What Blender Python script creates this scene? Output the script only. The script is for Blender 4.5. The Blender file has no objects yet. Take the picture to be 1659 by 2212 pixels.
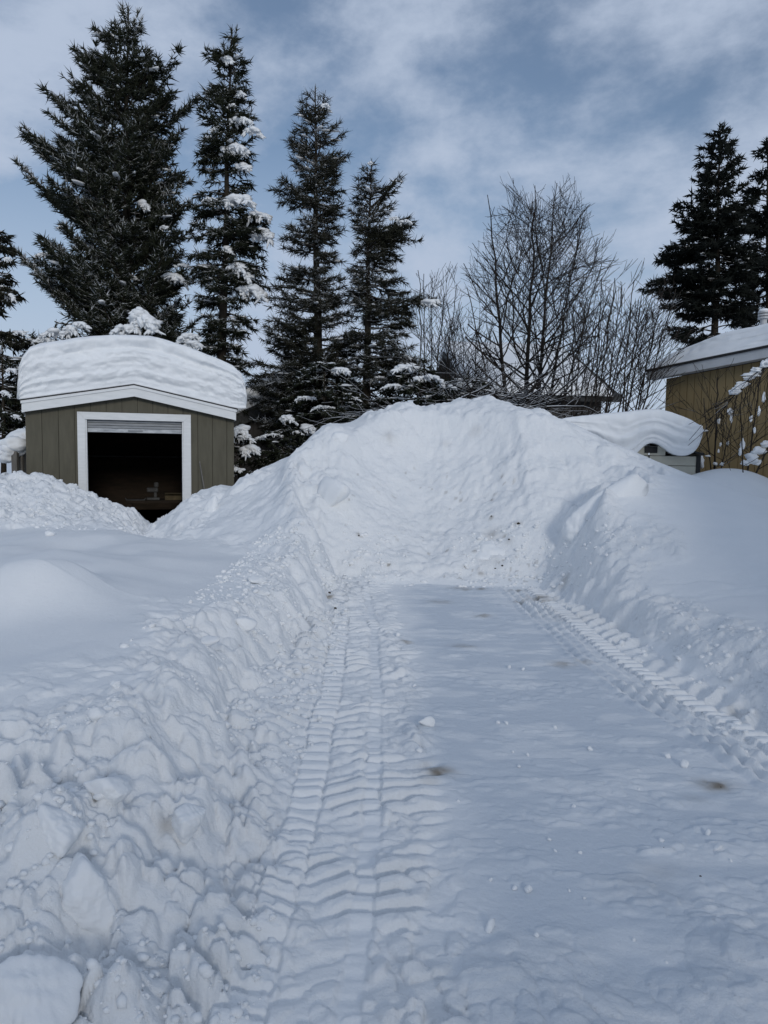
import bpy, bmesh, math, random
import numpy as np
from mathutils import Matrix, Vector

# ------------------------------------------------------------------ camera, sky, sun, exposure
S = bpy.context.scene
COL = S.collection
H, FPX, PITCH, ROLL = 1.65, 1598.0, math.radians(4.5), math.radians(0.8)
Fv = np.array([0, math.cos(PITCH), -math.sin(PITCH)])
U0 = np.array([0, math.sin(PITCH), math.cos(PITCH)]); R0 = np.array([1.0, 0, 0])
Rv = R0*math.cos(ROLL) + U0*math.sin(ROLL); Uv = U0*math.cos(ROLL) - R0*math.sin(ROLL)
Cv = np.array([0, 0, H])
cam = bpy.data.cameras.new('camera'); camo = bpy.data.objects.new('camera', cam); COL.objects.link(camo)
cam.sensor_fit = 'VERTICAL'; cam.sensor_height = 36.0; cam.lens = 26.0
cam.clip_start = 0.05; cam.clip_end = 3000
camo.matrix_world = Matrix(((Rv[0], Uv[0], -Fv[0], Cv[0]), (Rv[1], Uv[1], -Fv[1], Cv[1]),
                            (Rv[2], Uv[2], -Fv[2], Cv[2]), (0, 0, 0, 1)))
S.camera = camo

SUN_ELEV, SUN_AZ = math.radians(17.5), math.radians(17)      # azimuth: degrees to the right of straight behind the camera
sun_dir = np.array([math.sin(SUN_AZ)*math.cos(SUN_ELEV), -math.cos(SUN_AZ)*math.cos(SUN_ELEV), math.sin(SUN_ELEV)])
sl = bpy.data.lights.new('sun', 'SUN'); sl.energy = 1.5; sl.angle = math.radians(11); sl.color = (1.0, 0.955, 0.89)
so = bpy.data.objects.new('sun', sl); COL.objects.link(so)
so.rotation_euler = Vector(sun_dir).to_track_quat('Z', 'Y').to_euler(); so.location = (5, -10, 20)

W = bpy.data.worlds.new('World'); S.world = W; W.use_nodes = True
nt = W.node_tree; nt.nodes.clear()
def wn(t, **k):
    n = nt.nodes.new(t)
    for a, v in k.items(): setattr(n, a, v)
    return n
sky = wn('ShaderNodeTexSky', sky_type='NISHITA', sun_disc=False)
sky.sun_elevation = SUN_ELEV; sky.sun_rotation = math.pi - SUN_AZ
sky.air_density = 1.0; sky.dust_density = 0.5; sky.ozone_density = 2.6
tc = wn('ShaderNodeTexCoord'); sep = wn('ShaderNodeSeparateXYZ'); nt.links.new(tc.outputs['Generated'], sep.inputs[0])
zz = wn('ShaderNodeMath', operation='MAXIMUM'); zz.inputs[1].default_value = 0.0; nt.links.new(sep.outputs[2], zz.inputs[0])
za = wn('ShaderNodeMath', operation='ADD'); za.inputs[1].default_value = 0.32; nt.links.new(zz.outputs[0], za.inputs[0])
cmb = wn('ShaderNodeCombineXYZ')
for i in (0, 1):
    d = wn('ShaderNodeMath', operation='DIVIDE'); nt.links.new(sep.outputs[i], d.inputs[0]); nt.links.new(za.outputs[0], d.inputs[1])
    nt.links.new(d.outputs[0], cmb.inputs[i])
n1 = wn('ShaderNodeTexNoise'); n1.inputs['Scale'].default_value = 3.1; n1.inputs['Detail'].default_value = 8
n1.inputs['Roughness'].default_value = 0.60; n1.inputs['Distortion'].default_value = 0.12
mp = wn('ShaderNodeMapping'); mp.inputs['Location'].default_value = (5.2, 0.9, 0.35); mp.inputs['Rotation'].default_value = (0, 0, 0.5)
mp.inputs['Scale'].default_value = (1.0, 1.0, 1.7)
nt.links.new(tc.outputs['Generated'], mp.inputs[0]); nt.links.new(mp.outputs[0], n1.inputs['Vector'])
cr = wn('ShaderNodeMapRange'); cr.interpolation_type = 'SMOOTHSTEP'
cr.inputs['From Min'].default_value = 0.36; cr.inputs['From Max'].default_value = 0.62
cr.inputs['To Min'].default_value = 0.15; cr.inputs['To Max'].default_value = 0.97
nt.links.new(n1.outputs['Fac'], cr.inputs['Value'])
mixc = wn('ShaderNodeMixRGB'); mixc.inputs[2].default_value = (5.2, 6.1, 7.7, 1)
hz = wn('ShaderNodeMapRange'); hz.interpolation_type = 'SMOOTHSTEP'; hz.inputs['From Min'].default_value = 0.02; hz.inputs['From Max'].default_value = 0.50
hz.inputs['To Min'].default_value = 0.92; hz.inputs['To Max'].default_value = 0.0; nt.links.new(sep.outputs[2], hz.inputs['Value'])
mxf = wn('ShaderNodeMath', operation='MAXIMUM'); nt.links.new(cr.outputs[0], mxf.inputs[0]); nt.links.new(hz.outputs[0], mxf.inputs[1])
nt.links.new(mxf.outputs[0], mixc.inputs[0]); nt.links.new(sky.outputs[0], mixc.inputs[1])
bg = wn('ShaderNodeBackground'); bg.inputs['Strength'].default_value = 0.132
nt.links.new(mixc.outputs[0], bg.inputs[0])
wo = wn('ShaderNodeOutputWorld'); nt.links.new(bg.outputs[0], wo.inputs[0])

S.view_settings.view_transform = 'Standard'; S.view_settings.look = 'None'
S.view_settings.exposure = -0.58; S.view_settings.gamma = 1.0; S.view_settings.use_curve_mapping = False
S.render.engine = 'CYCLES'

# ------------------------------------------------------------------ helpers
def ray(px, py): return Fv + Rv*(px-829.5)/FPX + Uv*(1106-py)/FPX
def at(px, py, Y): d = ray(px, py); return Cv + d*Y/d[1]            # surveyed point at a known depth
def gz(px, py, z): d = ray(px, py); return Cv + d*(z-H)/d[2]        # surveyed point at a known height
rng = np.random.default_rng(7)

def sstep(a, b, x): t = np.clip((x-a)/(b-a), 0, 1); return t*t*(3-2*t)
def hash2(ix, iy, seed):
    h = (ix.astype(np.int64)*374761393 + iy.astype(np.int64)*668265263 + seed*1274126177) & 0xffffffff
    h = ((h ^ (h >> 13))*1274126177) & 0xffffffff
    h = ((h ^ (h >> 16))*2246822519) & 0xffffffff
    return ((h ^ (h >> 15)) & 0xffffff)/float(0x1000000)
def vnoise(x, y, seed=0):
    ix = np.floor(x); iy = np.floor(y); fx = x-ix; fy = y-iy
    fx = fx*fx*fx*(fx*(fx*6-15)+10); fy = fy*fy*fy*(fy*(fy*6-15)+10)
    a = hash2(ix, iy, seed); b = hash2(ix+1, iy, seed); c = hash2(ix, iy+1, seed); d = hash2(ix+1, iy+1, seed)
    return (a+(b-a)*fx)*(1-fy) + (c+(d-c)*fx)*fy - 0.5
def fbm(x, y, oct=4, seed=0, rough=0.5):
    s = 0; a = 1.0
    for o in range(oct):
        s = s + a*vnoise(x*(2**o)+17.3*o, y*(2**o)-9.1*o, seed+o); a *= rough
    return s
def lumps(x, y, size, seed, prob=0.8, flat=1.0):
    """rounded clods: highest dome at each point, unit height"""
    u = x/size; v = y/size; iu = np.floor(u); iv = np.floor(v); h = np.zeros_like(x)
    for a in (-1, 0, 1):
        for b in (-1, 0, 1):
            cx = iu+a; cy = iv+b
            e = hash2(cx, cy, seed+1)
            r = 0.35+0.45*hash2(cx, cy, seed+2); an = 6.28*hash2(cx, cy, seed+5); st = 0.75+0.6*hash2(cx, cy, seed+6)
            dx = u-cx-hash2(cx, cy, seed+3); dy = v-cy-hash2(cx, cy, seed+4)
            ca = np.cos(an); sa = np.sin(an); p = (dx*ca+dy*sa)*st; q = (-dx*sa+dy*ca)/st
            d3 = (np.abs(p)**3+np.abs(q)**3+(np.abs(p+q)*0.72)**3)/(r**3)
            hh = np.clip(1-d3, 0, 1)**0.4*r*1.25*(e < prob)*(1+0.6*p*(hash2(cx, cy, seed+7)-0.5)/r+0.6*q*(hash2(cx, cy, seed+8)-0.5)/r)
            h = np.maximum(h, hh*(0.55+0.45*e/prob))
    return h**flat

def link(o, parent=None):
    COL.objects.link(o)
    if parent is not None: o.parent = parent
    return o
def tag(o, label=None, cat=None, group=None, kind=None):
    if label: o['label'] = label
    if cat: o['category'] = cat
    if group: o['group'] = group
    if kind: o['kind'] = kind
    return o
def mesh_np(name, v, f, mat=None, parent=None, smooth=False):
    """v (n,3), f: (m,k) array or list of faces"""
    me = bpy.data.meshes.new(name); v = np.asarray(v, dtype=np.float32)
    if isinstance(f, np.ndarray):
        m, k = f.shape
        me.vertices.add(len(v)); me.vertices.foreach_set('co', v.ravel())
        me.loops.add(m*k); me.loops.foreach_set('vertex_index', f.astype(np.int32).ravel())
        me.polygons.add(m); me.polygons.foreach_set('loop_start', np.arange(0, m*k, k, dtype=np.int32))
        me.polygons.foreach_set('loop_total', np.full(m, k, dtype=np.int32))
        me.update(calc_edges=True); me.validate()
    else:
        me.from_pydata(v.tolist(), [], f); me.update()
    if smooth: me.polygons.foreach_set('use_smooth', np.ones(len(me.polygons), dtype=bool))
    if mat: me.materials.append(mat)
    return link(bpy.data.objects.new(name, me), parent)
def empty(name, loc, rz=0.0):
    o = bpy.data.objects.new(name, None); o.location = loc; o.rotation_euler = (0, 0, rz); o.empty_display_size = 0.2
    return link(o)
def prism(name, poly, y0, y1, mat, parent=None, bevel=0.0):
    """polygon in x,z extruded along y"""
    bm = bmesh.new()
    a = [bm.verts.new((p[0], y0, p[1])) for p in poly]; b = [bm.verts.new((p[0], y1, p[1])) for p in poly]
    n = len(poly)
    bm.faces.new(a); bm.faces.new(b[::-1])
    for i in range(n): bm.faces.new((a[i], b[i], b[(i+1) % n], a[(i+1) % n]))
    bmesh.ops.recalc_face_normals(bm, faces=bm.faces)
    if bevel: bmesh.ops.bevel(bm, geom=list(bm.edges), offset=bevel, segments=1, affect='EDGES')
    me = bpy.data.meshes.new(name); bm.to_mesh(me); bm.free()
    if mat: me.materials.append(mat)
    return link(bpy.data.objects.new(name, me), parent)
def box(name, lo, hi, mat, parent=None, bevel=0.0):
    return prism(name, [(lo[0], lo[2]), (hi[0], lo[2]), (hi[0], hi[2]), (lo[0], hi[2])], lo[1], hi[1], mat, parent, bevel)

def seg_tubes(p0, p1, r0, r1, k=4):
    """independent tapered tubes -> verts, quads"""
    p0 = np.asarray(p0, float); p1 = np.asarray(p1, float); r0 = np.asarray(r0, float); r1 = np.asarray(r1, float)
    d = p1-p0; L = np.linalg.norm(d, axis=1, keepdims=True)+1e-9; d = d/L
    ref = np.where(np.abs(d[:, 2:3]) > 0.9, np.array([[1.0, 0, 0]]), np.array([[0, 0, 1.0]]))
    a = np.cross(d, ref); a /= np.linalg.norm(a, axis=1, keepdims=True)+1e-9; b = np.cross(d, a)
    n = len(p0); V = np.zeros((n, 2*k, 3))
    for i in range(k):
        c, s = math.cos(2*math.pi*i/k), math.sin(2*math.pi*i/k); off = a*c+b*s
        V[:, i] = p0+off*r0[:, None]; V[:, k+i] = p1+off*r1[:, None]
    base = (np.arange(n)*2*k)[:, None]
    fs = [base+np.array([[i, (i+1) % k, k+(i+1) % k, k+i]]) for i in range(k)]
    return V.reshape(-1, 3), np.concatenate(fs)
def spindles(p, d, L, r):
    """needle-clad shoots: slim three-sided spikes -> verts, tris"""
    d = d/(np.linalg.norm(d, axis=1, keepdims=True)+1e-9)
    ref = np.where(np.abs(d[:, 2:3]) > 0.9, np.array([[1.0, 0, 0]]), np.array([[0, 0, 1.0]]))
    a = np.cross(d, ref); a /= np.linalg.norm(a, axis=1, keepdims=True)+1e-9; b = np.cross(d, a)
    n = len(p); V = np.zeros((n, 4, 3)); V[:, 3] = p+d*L[:, None]
    for i in range(3):
        an = 2*math.pi*i/3+0.5; V[:, i] = p+(a*math.cos(an)+b*math.sin(an))*r[:, None]
    base = (np.arange(n)*4)[:, None]
    return V.reshape(-1, 3), np.concatenate([base+np.array([[3, i, (i+1) % 3]]) for i in range(3)])
_ico = {}
def ico(sub):
    if sub not in _ico:
        bm = bmesh.new(); bmesh.ops.create_icosphere(bm, subdivisions=sub, radius=1); bm.verts.ensure_lookup_table()
        _ico[sub] = (np.array([v.co[:] for v in bm.verts]), np.array([[v.index for v in f.verts] for f in bm.faces])); bm.free()
    return _ico[sub]
def n3(p, seed, freq=1.0):
    """smooth pseudo noise on 3d points"""
    g = np.random.default_rng(seed); s = np.zeros(len(p))
    for i in range(7):
        k = g.normal(size=3)*1.6*freq*(1+0.25*i); s += np.sin(p@k+g.uniform(0, 6.28))/(1+0.22*i)
    return s/3.2
def blob(c, rad, seed, sub=3, rough=0.22, rot=0.0, flatten=0.35, fine=0.06):
    v, f = ico(sub); q = v*(1+rough*n3(v, seed, 1.1)+fine*n3(v, seed+99, 4.0))[:, None]
    q[:, 2] = np.where(q[:, 2] < 0, q[:, 2]*flatten, q[:, 2]); q = q*np.array(rad)
    cr_, sr_ = math.cos(rot), math.sin(rot)
    q = np.stack([q[:, 0]*cr_-q[:, 1]*sr_, q[:, 0]*sr_+q[:, 1]*cr_, q[:, 2]], 1)
    return q+np.array(c), f
def merge(parts):
    V = []; F = []; o = 0
    for v, f in parts: V.append(v); F.append(f+o); o += len(v)
    return np.concatenate(V), np.concatenate(F)

# ------------------------------------------------------------------ materials
def mat_base(name):
    m = bpy.data.materials.new(name); m.use_nodes = True
    return m, m.node_tree, m.node_tree.nodes['Principled BSDF']
def noise_node(t, scale, detail=4, rough=0.55, vec=None):
    n = t.nodes.new('ShaderNodeTexNoise'); n.inputs['Scale'].default_value = scale; n.inputs['Detail'].default_value = detail
    n.inputs['Roughness'].default_value = rough
    if vec is not None: t.links.new(vec, n.inputs['Vector'])
    return n
def ramp(t, src, stops):
    r = t.nodes.new('ShaderNodeValToRGB'); e = r.color_ramp.elements
    while len(e) < len(stops): e.new(0.5)
    for i, (p, c) in enumerate(stops): e[i].position = p; e[i].color = (*c, 1)
    t.links.new(src, r.inputs[0]); return r
def bump(t, b, src, strength, dist):
    n = t.nodes.new('ShaderNodeBump'); n.inputs['Strength'].default_value = strength; n.inputs['Distance'].default_value = dist
    t.links.new(src, n.inputs['Height']); t.links.new(n.outputs[0], b.inputs['Normal'])
def plain(name, c1, c2, scale=6, rough=0.7, bs=0.15, bd=0.01, stretch=None, spec=0.3):
    m, t, b = mat_base(name); g = t.nodes.new('ShaderNodeTexCoord').outputs['Object']
    if stretch:
        mp_ = t.nodes.new('ShaderNodeMapping'); mp_.inputs['Scale'].default_value = stretch; t.links.new(g, mp_.inputs[0]); g = mp_.outputs[0]
    n = noise_node(t, scale, 6, 0.6, g); r = ramp(t, n.outputs['Fac'], [(0.3, c1), (0.7, c2)])
    t.links.new(r.outputs[0], b.inputs['Base Color']); b.inputs['Roughness'].default_value = rough
    b.inputs['Specular IOR Level'].default_value = spec
    if bs: bump(t, b, n.outputs['Fac'], bs, bd)
    return m
def snow_mat(name, stain=False, fine=1.0):
    m, t, b = mat_base(name); g = t.nodes.new('ShaderNodeTexCoord').outputs['Object']
    n = noise_node(t, 2.0, 5, 0.6, g); r = ramp(t, n.outputs['Fac'], [(0.25, (0.80, 0.825, 0.845)), (0.75, (0.86, 0.875, 0.885))])
    col = r.outputs[0]
    if stain:
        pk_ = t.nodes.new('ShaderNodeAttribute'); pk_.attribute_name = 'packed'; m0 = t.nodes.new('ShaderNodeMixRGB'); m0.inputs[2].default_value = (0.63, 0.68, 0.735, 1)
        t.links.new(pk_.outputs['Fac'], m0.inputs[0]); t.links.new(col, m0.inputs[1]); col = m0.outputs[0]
        at_ = t.nodes.new('ShaderNodeAttribute'); at_.attribute_name = 'stain'
        mx = t.nodes.new('ShaderNodeMixRGB'); mx.inputs[2].default_value = (0.13, 0.09, 0.04, 1)
        t.links.new(at_.outputs['Fac'], mx.inputs[0]); t.links.new(col, mx.inputs[1]); col = mx.outputs[0]
    t.links.new(col, b.inputs['Base Color']); b.inputs['Roughness'].default_value = 0.62
    b.inputs['Specular IOR Level'].default_value = 0.25
    a = noise_node(t, 38, 5, 0.65, g)
    if stain:
        rg = t.nodes.new('ShaderNodeAttribute'); rg.attribute_name = 'rough'
        c = noise_node(t, 11, 8, 0.68, g); ml = t.nodes.new('ShaderNodeMath'); ml.operation = 'MULTIPLY'
        t.links.new(c.outputs['Fac'], ml.inputs[0]); t.links.new(rg.outputs['Fac'], ml.inputs[1])
        ma = t.nodes.new('ShaderNodeMath'); ma.operation = 'MULTIPLY_ADD'; ma.inputs[1].default_value = 6.0
        t.links.new(ml.outputs[0], ma.inputs[0]); t.links.new(a.outputs['Fac'], ma.inputs[2]); bump(t, b, ma.outputs[0], 0.5, 0.010)
    else: bump(t, b, a.outputs['Fac'], 0.35*fine, 0.012)
    return m
def snowy(name, dark1, dark2, thr, amount_scale, hard=0.15, rough=0.9):
    """bark or needles carrying snow on their upper sides"""
    m, t, b = mat_base(name); co = t.nodes.new('ShaderNodeTexCoord').outputs['Object']
    ge = t.nodes.new('ShaderNodeNewGeometry'); sp = t.nodes.new('ShaderNodeSeparateXYZ'); t.links.new(ge.outputs['Normal'], sp.inputs[0])
    n = noise_node(t, amount_scale, 4, 0.6, co); n2 = noise_node(t, 9, 3, 0.6, co)
    r = ramp(t, n2.outputs['Fac'], [(0.3, dark1), (0.7, dark2)])
    ad = t.nodes.new('ShaderNodeMath'); ad.operation = 'MULTIPLY_ADD'; ad.inputs[1].default_value = 1.6
    t.links.new(n.outputs['Fac'], ad.inputs[0]); t.links.new(sp.outputs[2], ad.inputs[2])
    mr = t.nodes.new('ShaderNodeMapRange'); mr.inputs['From Min'].default_value = thr; mr.inputs['From Max'].default_value = thr+hard
    t.links.new(ad.outputs[0], mr.inputs['Value'])
    mx = t.nodes.new('ShaderNodeMixRGB'); mx.inputs[2].default_value = (0.8, 0.82, 0.84, 1)
    t.links.new(mr.outputs[0], mx.inputs[0]); t.links.new(r.outputs[0], mx.inputs[1]); t.links.new(mx.outputs[0], b.inputs['Base Color'])
    b.inputs['Roughness'].default_value = rough; b.inputs['Specular IOR Level'].default_value = 0.1
    return m
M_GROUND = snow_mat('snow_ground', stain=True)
M_SNOW = snow_mat('snow', fine=0.8)
M_OLIVE = plain('olive_siding', (0.086, 0.080, 0.058), (0.112, 0.104, 0.076), 5, 0.75, 0.1, 0.004, (3, 3, 0.5))
M_OLIVE_D = plain('olive_groove', (0.03, 0.028, 0.02), (0.04, 0.037, 0.028), 5, 0.9, 0)
M_TRIM = plain('white_trim', (0.66, 0.68, 0.68), (0.76, 0.77, 0.77), 7, 0.6, 0.06, 0.003, (0.6, 3, 3))
M_DOOR = plain('grey_door', (0.20, 0.215, 0.23), (0.32, 0.335, 0.35), 5, 0.5, 0.05, 0.003, (1, 1, 6))
M_FROST = plain('frosted_rail', (0.25, 0.27, 0.29), (0.6, 0.62, 0.63), 9, 0.7, 0.3, 0.01, (0.6, 1, 2))
M_SHINGLE = plain('dark_drip_edge', (0.018, 0.018, 0.02), (0.035, 0.035, 0.037), 12, 0.8, 0.1, 0.005)
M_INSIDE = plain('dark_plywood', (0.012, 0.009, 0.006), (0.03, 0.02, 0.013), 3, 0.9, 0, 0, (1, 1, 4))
M_CLUTTER = plain('dusty_clutter', (0.03, 0.03, 0.03), (0.085, 0.085, 0.083), 5, 0.7, 0)
M_CLUTTER2 = plain('brown_clutter', (0.04, 0.03, 0.015), (0.11, 0.085, 0.045), 6, 0.8, 0)
M_YELLOW = plain('mustard_siding', (0.24, 0.180, 0.092), (0.29, 0.218, 0.112), 3, 0.75, 0.08, 0.004, (2, 2, 0.3))
M_YELLOW_D = plain('mustard_groove', (0.05, 0.04, 0.02), (0.065, 0.05, 0.024), 3, 0.9, 0)
M_FASCIA = plain('pale_fascia', (0.50, 0.52, 0.54), (0.58, 0.60, 0.62), 4, 0.5, 0.03, 0.003)
M_CREAM = plain('cream_panel', (0.42, 0.40, 0.33), (0.50, 0.48, 0.40), 4, 0.6, 0.03, 0.003)
M_BLACK = plain('black_plastic', (0.012, 0.012, 0.013), (0.02, 0.02, 0.02), 6, 0.6, 0)
M_DARKWALL = plain('dark_metal_siding', (0.028, 0.026, 0.026), (0.042, 0.038, 0.036), 3, 0.6, 0.05, 0.003)
M_ROOFD = plain('dark_shingles', (0.03, 0.032, 0.033), (0.06, 0.062, 0.062), 14, 0.9, 0.2, 0.01)
M_METAL = plain('galvanised_pipe', (0.35, 0.36, 0.37), (0.5, 0.51, 0.52), 8, 0.4, 0.05, 0.003)
M_POST = plain('weathered_wood', (0.10, 0.095, 0.085), (0.19, 0.18, 0.165), 8, 0.85, 0.3, 0.01, (4, 4, 0.5))
M_BARK = snowy('conifer_bark', (0.022, 0.018, 0.014), (0.045, 0.038, 0.03), 1.55, 2.0)
M_NEEDLE = snowy('spruce_needles', (0.012, 0.016, 0.010), (0.030, 0.034, 0.022), 1.60, 0.7, 0.14)
M_NEEDLE2 = snowy('black_spruce_needles', (0.014, 0.016, 0.011), (0.036, 0.036, 0.025), 1.66, 0.7, 0.15)
M_NEEDLE3 = snowy('far_spruce_needles', (0.007, 0.009, 0.008), (0.014, 0.017, 0.014), 1.95, 1.0, 0.15)
M_TWIG = snowy('bare_twigs', (0.020, 0.017, 0.015), (0.045, 0.039, 0.035), 1.62, 1.2)
M_TWIG2 = snowy('brush_twigs', (0.012, 0.010, 0.009), (0.03, 0.026, 0.023), 1.42, 1.6)
M_DIRT = plain('dark_dirt', (0.015, 0.012, 0.009), (0.05, 0.04, 0.025), 20, 0.95, 0.3, 0.005)

# ------------------------------------------------------------------ the snow ground
RP = [(-900, 1010), (-300, 1020), (0, 1030), (60, 1031), (115, 1034), (150, 1050), (200, 1074), (250, 1094), (288, 1108), (303, 1130), (318, 1146), (335, 1144), (350, 1128), (372, 1108), (400, 1088), (440, 1056), (470, 1045), (500, 1049), (540, 1022),
      (575, 1010), (620, 988), (660, 962), (690, 942), (715, 926), (740, 922), (765, 915), (800, 895), (870, 876), (930, 872), (965, 868), (1000, 863), (1040, 866), (1090, 874), (1120, 880), (1150, 886),
      (1172, 900), (1200, 917), (1260, 938), (1350, 972), (1500, 1036), (1659, 1093), (2000, 1150), (2600, 1170)]
YR = 12.6
_rp = np.array([at(a, b, YR) for a, b in RP]); RX, RZ = _rp[:, 0], _rp[:, 2]
FX = [-30, -7, -5.2, -4.5, -4.0, -3.4, -2.2, -1.4, -0.6, 0.5, 2.3, 3.5, 5, 8, 30]
FY = [10.0, 10.2, 10.5, 11.4, 11.9, 10.8, 9.4, 8.6, 7.9, 7.4, 7.3, 6.9, 6.2, 5.6, 5]
FCY = [0, 9.25, 9.5, 9.8, 10.4, 11.1, 11.4, 11.62, 12.3, 13, 1e4]
FCZ = [0, 0.0, 0.10, 0.42, 1.02, 1.62, 1.98, 2.30, 2.62, 3.6, 1e4]
def lane_left(y): return np.interp(y, [0, 2, 3.2, 5, 7, 9.2, 13], [-0.62, -0.66, -0.76, -0.84, -0.72, -0.50, -0.58])
def lane_right(y): return np.interp(y, [0, 4, 6.5, 9.2, 13], [2.62, 2.55, 2.30, 1.93, 1.93])
HUMPS = []                                                       # px, py, z of top, sigma x, sigma y, amplitude
for a, b, z, sx, sy, am in [(18, 1226, .74, .19, .28, .28), (135, 1224, .72, .21, .30, .26), (118, 1165, .78, .45, .45, .12), (215, 1170, .68, .4, .4, .08),
                            (60, 1200, .72, .9, .7, .08), (235, 1240, .62, .35, .6, .05)]:
    p = gz(a, b, z); HUMPS.append((p[0], p[1], sx, sy, am))
def base_ground(x, y):
    b = np.where(x < 0, np.interp(y, [0, 2, 3, 4.2, 6], [0.18, 0.22, 0.31, 0.38, 0.43])+0.08*sstep(-2, -6, x)+0.06*sstep(7, 10, y), 0.25+0.13*np.clip(x-2.2, 0, 8))
    b = b+np.where(x < -1.4, 0.085+0.07*sstep(-1.4, -2.6, x), 0.085)*fbm(x*0.75, y*0.65, 3, 5)*sstep(0.0, 1.0, np.abs(x-0.8)-1.0)
    for hx, hy, sx, sy, am in HUMPS:
        dx = x-hx; dy = y-hy; rot = 0.35*dx
        b = b+am*np.exp(-0.5*(dx/np.where(dx > 0, sx*1.25, sx*0.8))**2-0.5*((dy+rot)/np.where(dy < 0, sy, sy*0.7))**2)
    return b
def terrain(x, y):
    b = base_ground(x, y)-0.24*np.exp(-((x+4.15-(12.6-y)*0.42)/0.42)**2)*sstep(9.2, 11.2, y)
    R = np.interp(x, RX, RZ); yf = np.interp(x, FX, FY)
    t = np.clip((y-yf)/(YR-yf), 0, 1); s = t*t*(3-2*t)*0.62+t**0.8*0.38
    front = b+(R-b)*s
    front = front+(0.24*np.exp(-((x+1.0)/0.42)**2)+0.16*np.exp(-((x-2.75)/0.6)**2))*sstep(8.6, 10.0, y)*(1-sstep(11.6, 12.5, y))
    bl = 0.55+0.0*x
    back = bl+(R-bl)*(1-sstep(0.3, 3.6, y-YR))
    # deep drift before the yellow house and round the little shed
    back = np.maximum(back, 1.46*np.exp(-((x-6.6)/2.3)**2-((y-14.3)/1.2)**2)+0.0)
    back = np.where((x < -2.6) & (x > -6.6), 0.28+(R-0.28)*(1-sstep(0.05, 0.85, y-YR-0.12*(x+4.4))), back)
    return np.where(y < YR, front, back)
STAINS = [(945, 1668, .085, .7), (925, 1680, .05, .35), (950, 1660, .05, .4), (1548, 1697, .085, .75), (1500, 1725, .06, .25), (1165, 1291, .16, .6), (1180, 1296, .1, .5), (1000, 1271, .14, .5), (1040, 1273, .08, .5), (1118, 1276, .1, .6),
          (1000, 1395, .10, .5), (950, 1300, .14, .3), (1045, 1330, .08, .5), (878, 1387, .05, .6), (1220, 1435, .12, .35), (1260, 1432, .08, .35), (1125, 1302, .08, .5), (1600, 1548, .1, .3), (1230, 1330, .25, .14), (1420, 1885, .12, .10), (1390, 1920, .15, .10), (365, 1785, .05, .35)]
FSTAINS = [(1065, 1155, .12, .30), (1060, 1212, .14, .14), (1120, 1132, .045, .9), (1218, 1258, .10, .35), (1062, 1118, .03, .8), (840, 942, .10, .22), (1028, 932, .09, .22), (775, 1155, .03, .8), (1090, 1160, .03, .7), (1100, 1170, .05, .4), (1062, 1080, .03, .8), (1085, 1030, .03, .6),
           (1290, 1090, .18, .12), (1025, 1190, .03, .5), (965, 1190, .03, .5), (840, 1220, .025, .7), (965, 960, .06, .2), (1040, 1240, .04, .7), (1005, 1225, .03, .6), (710, 1288, .05, .8)]
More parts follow.
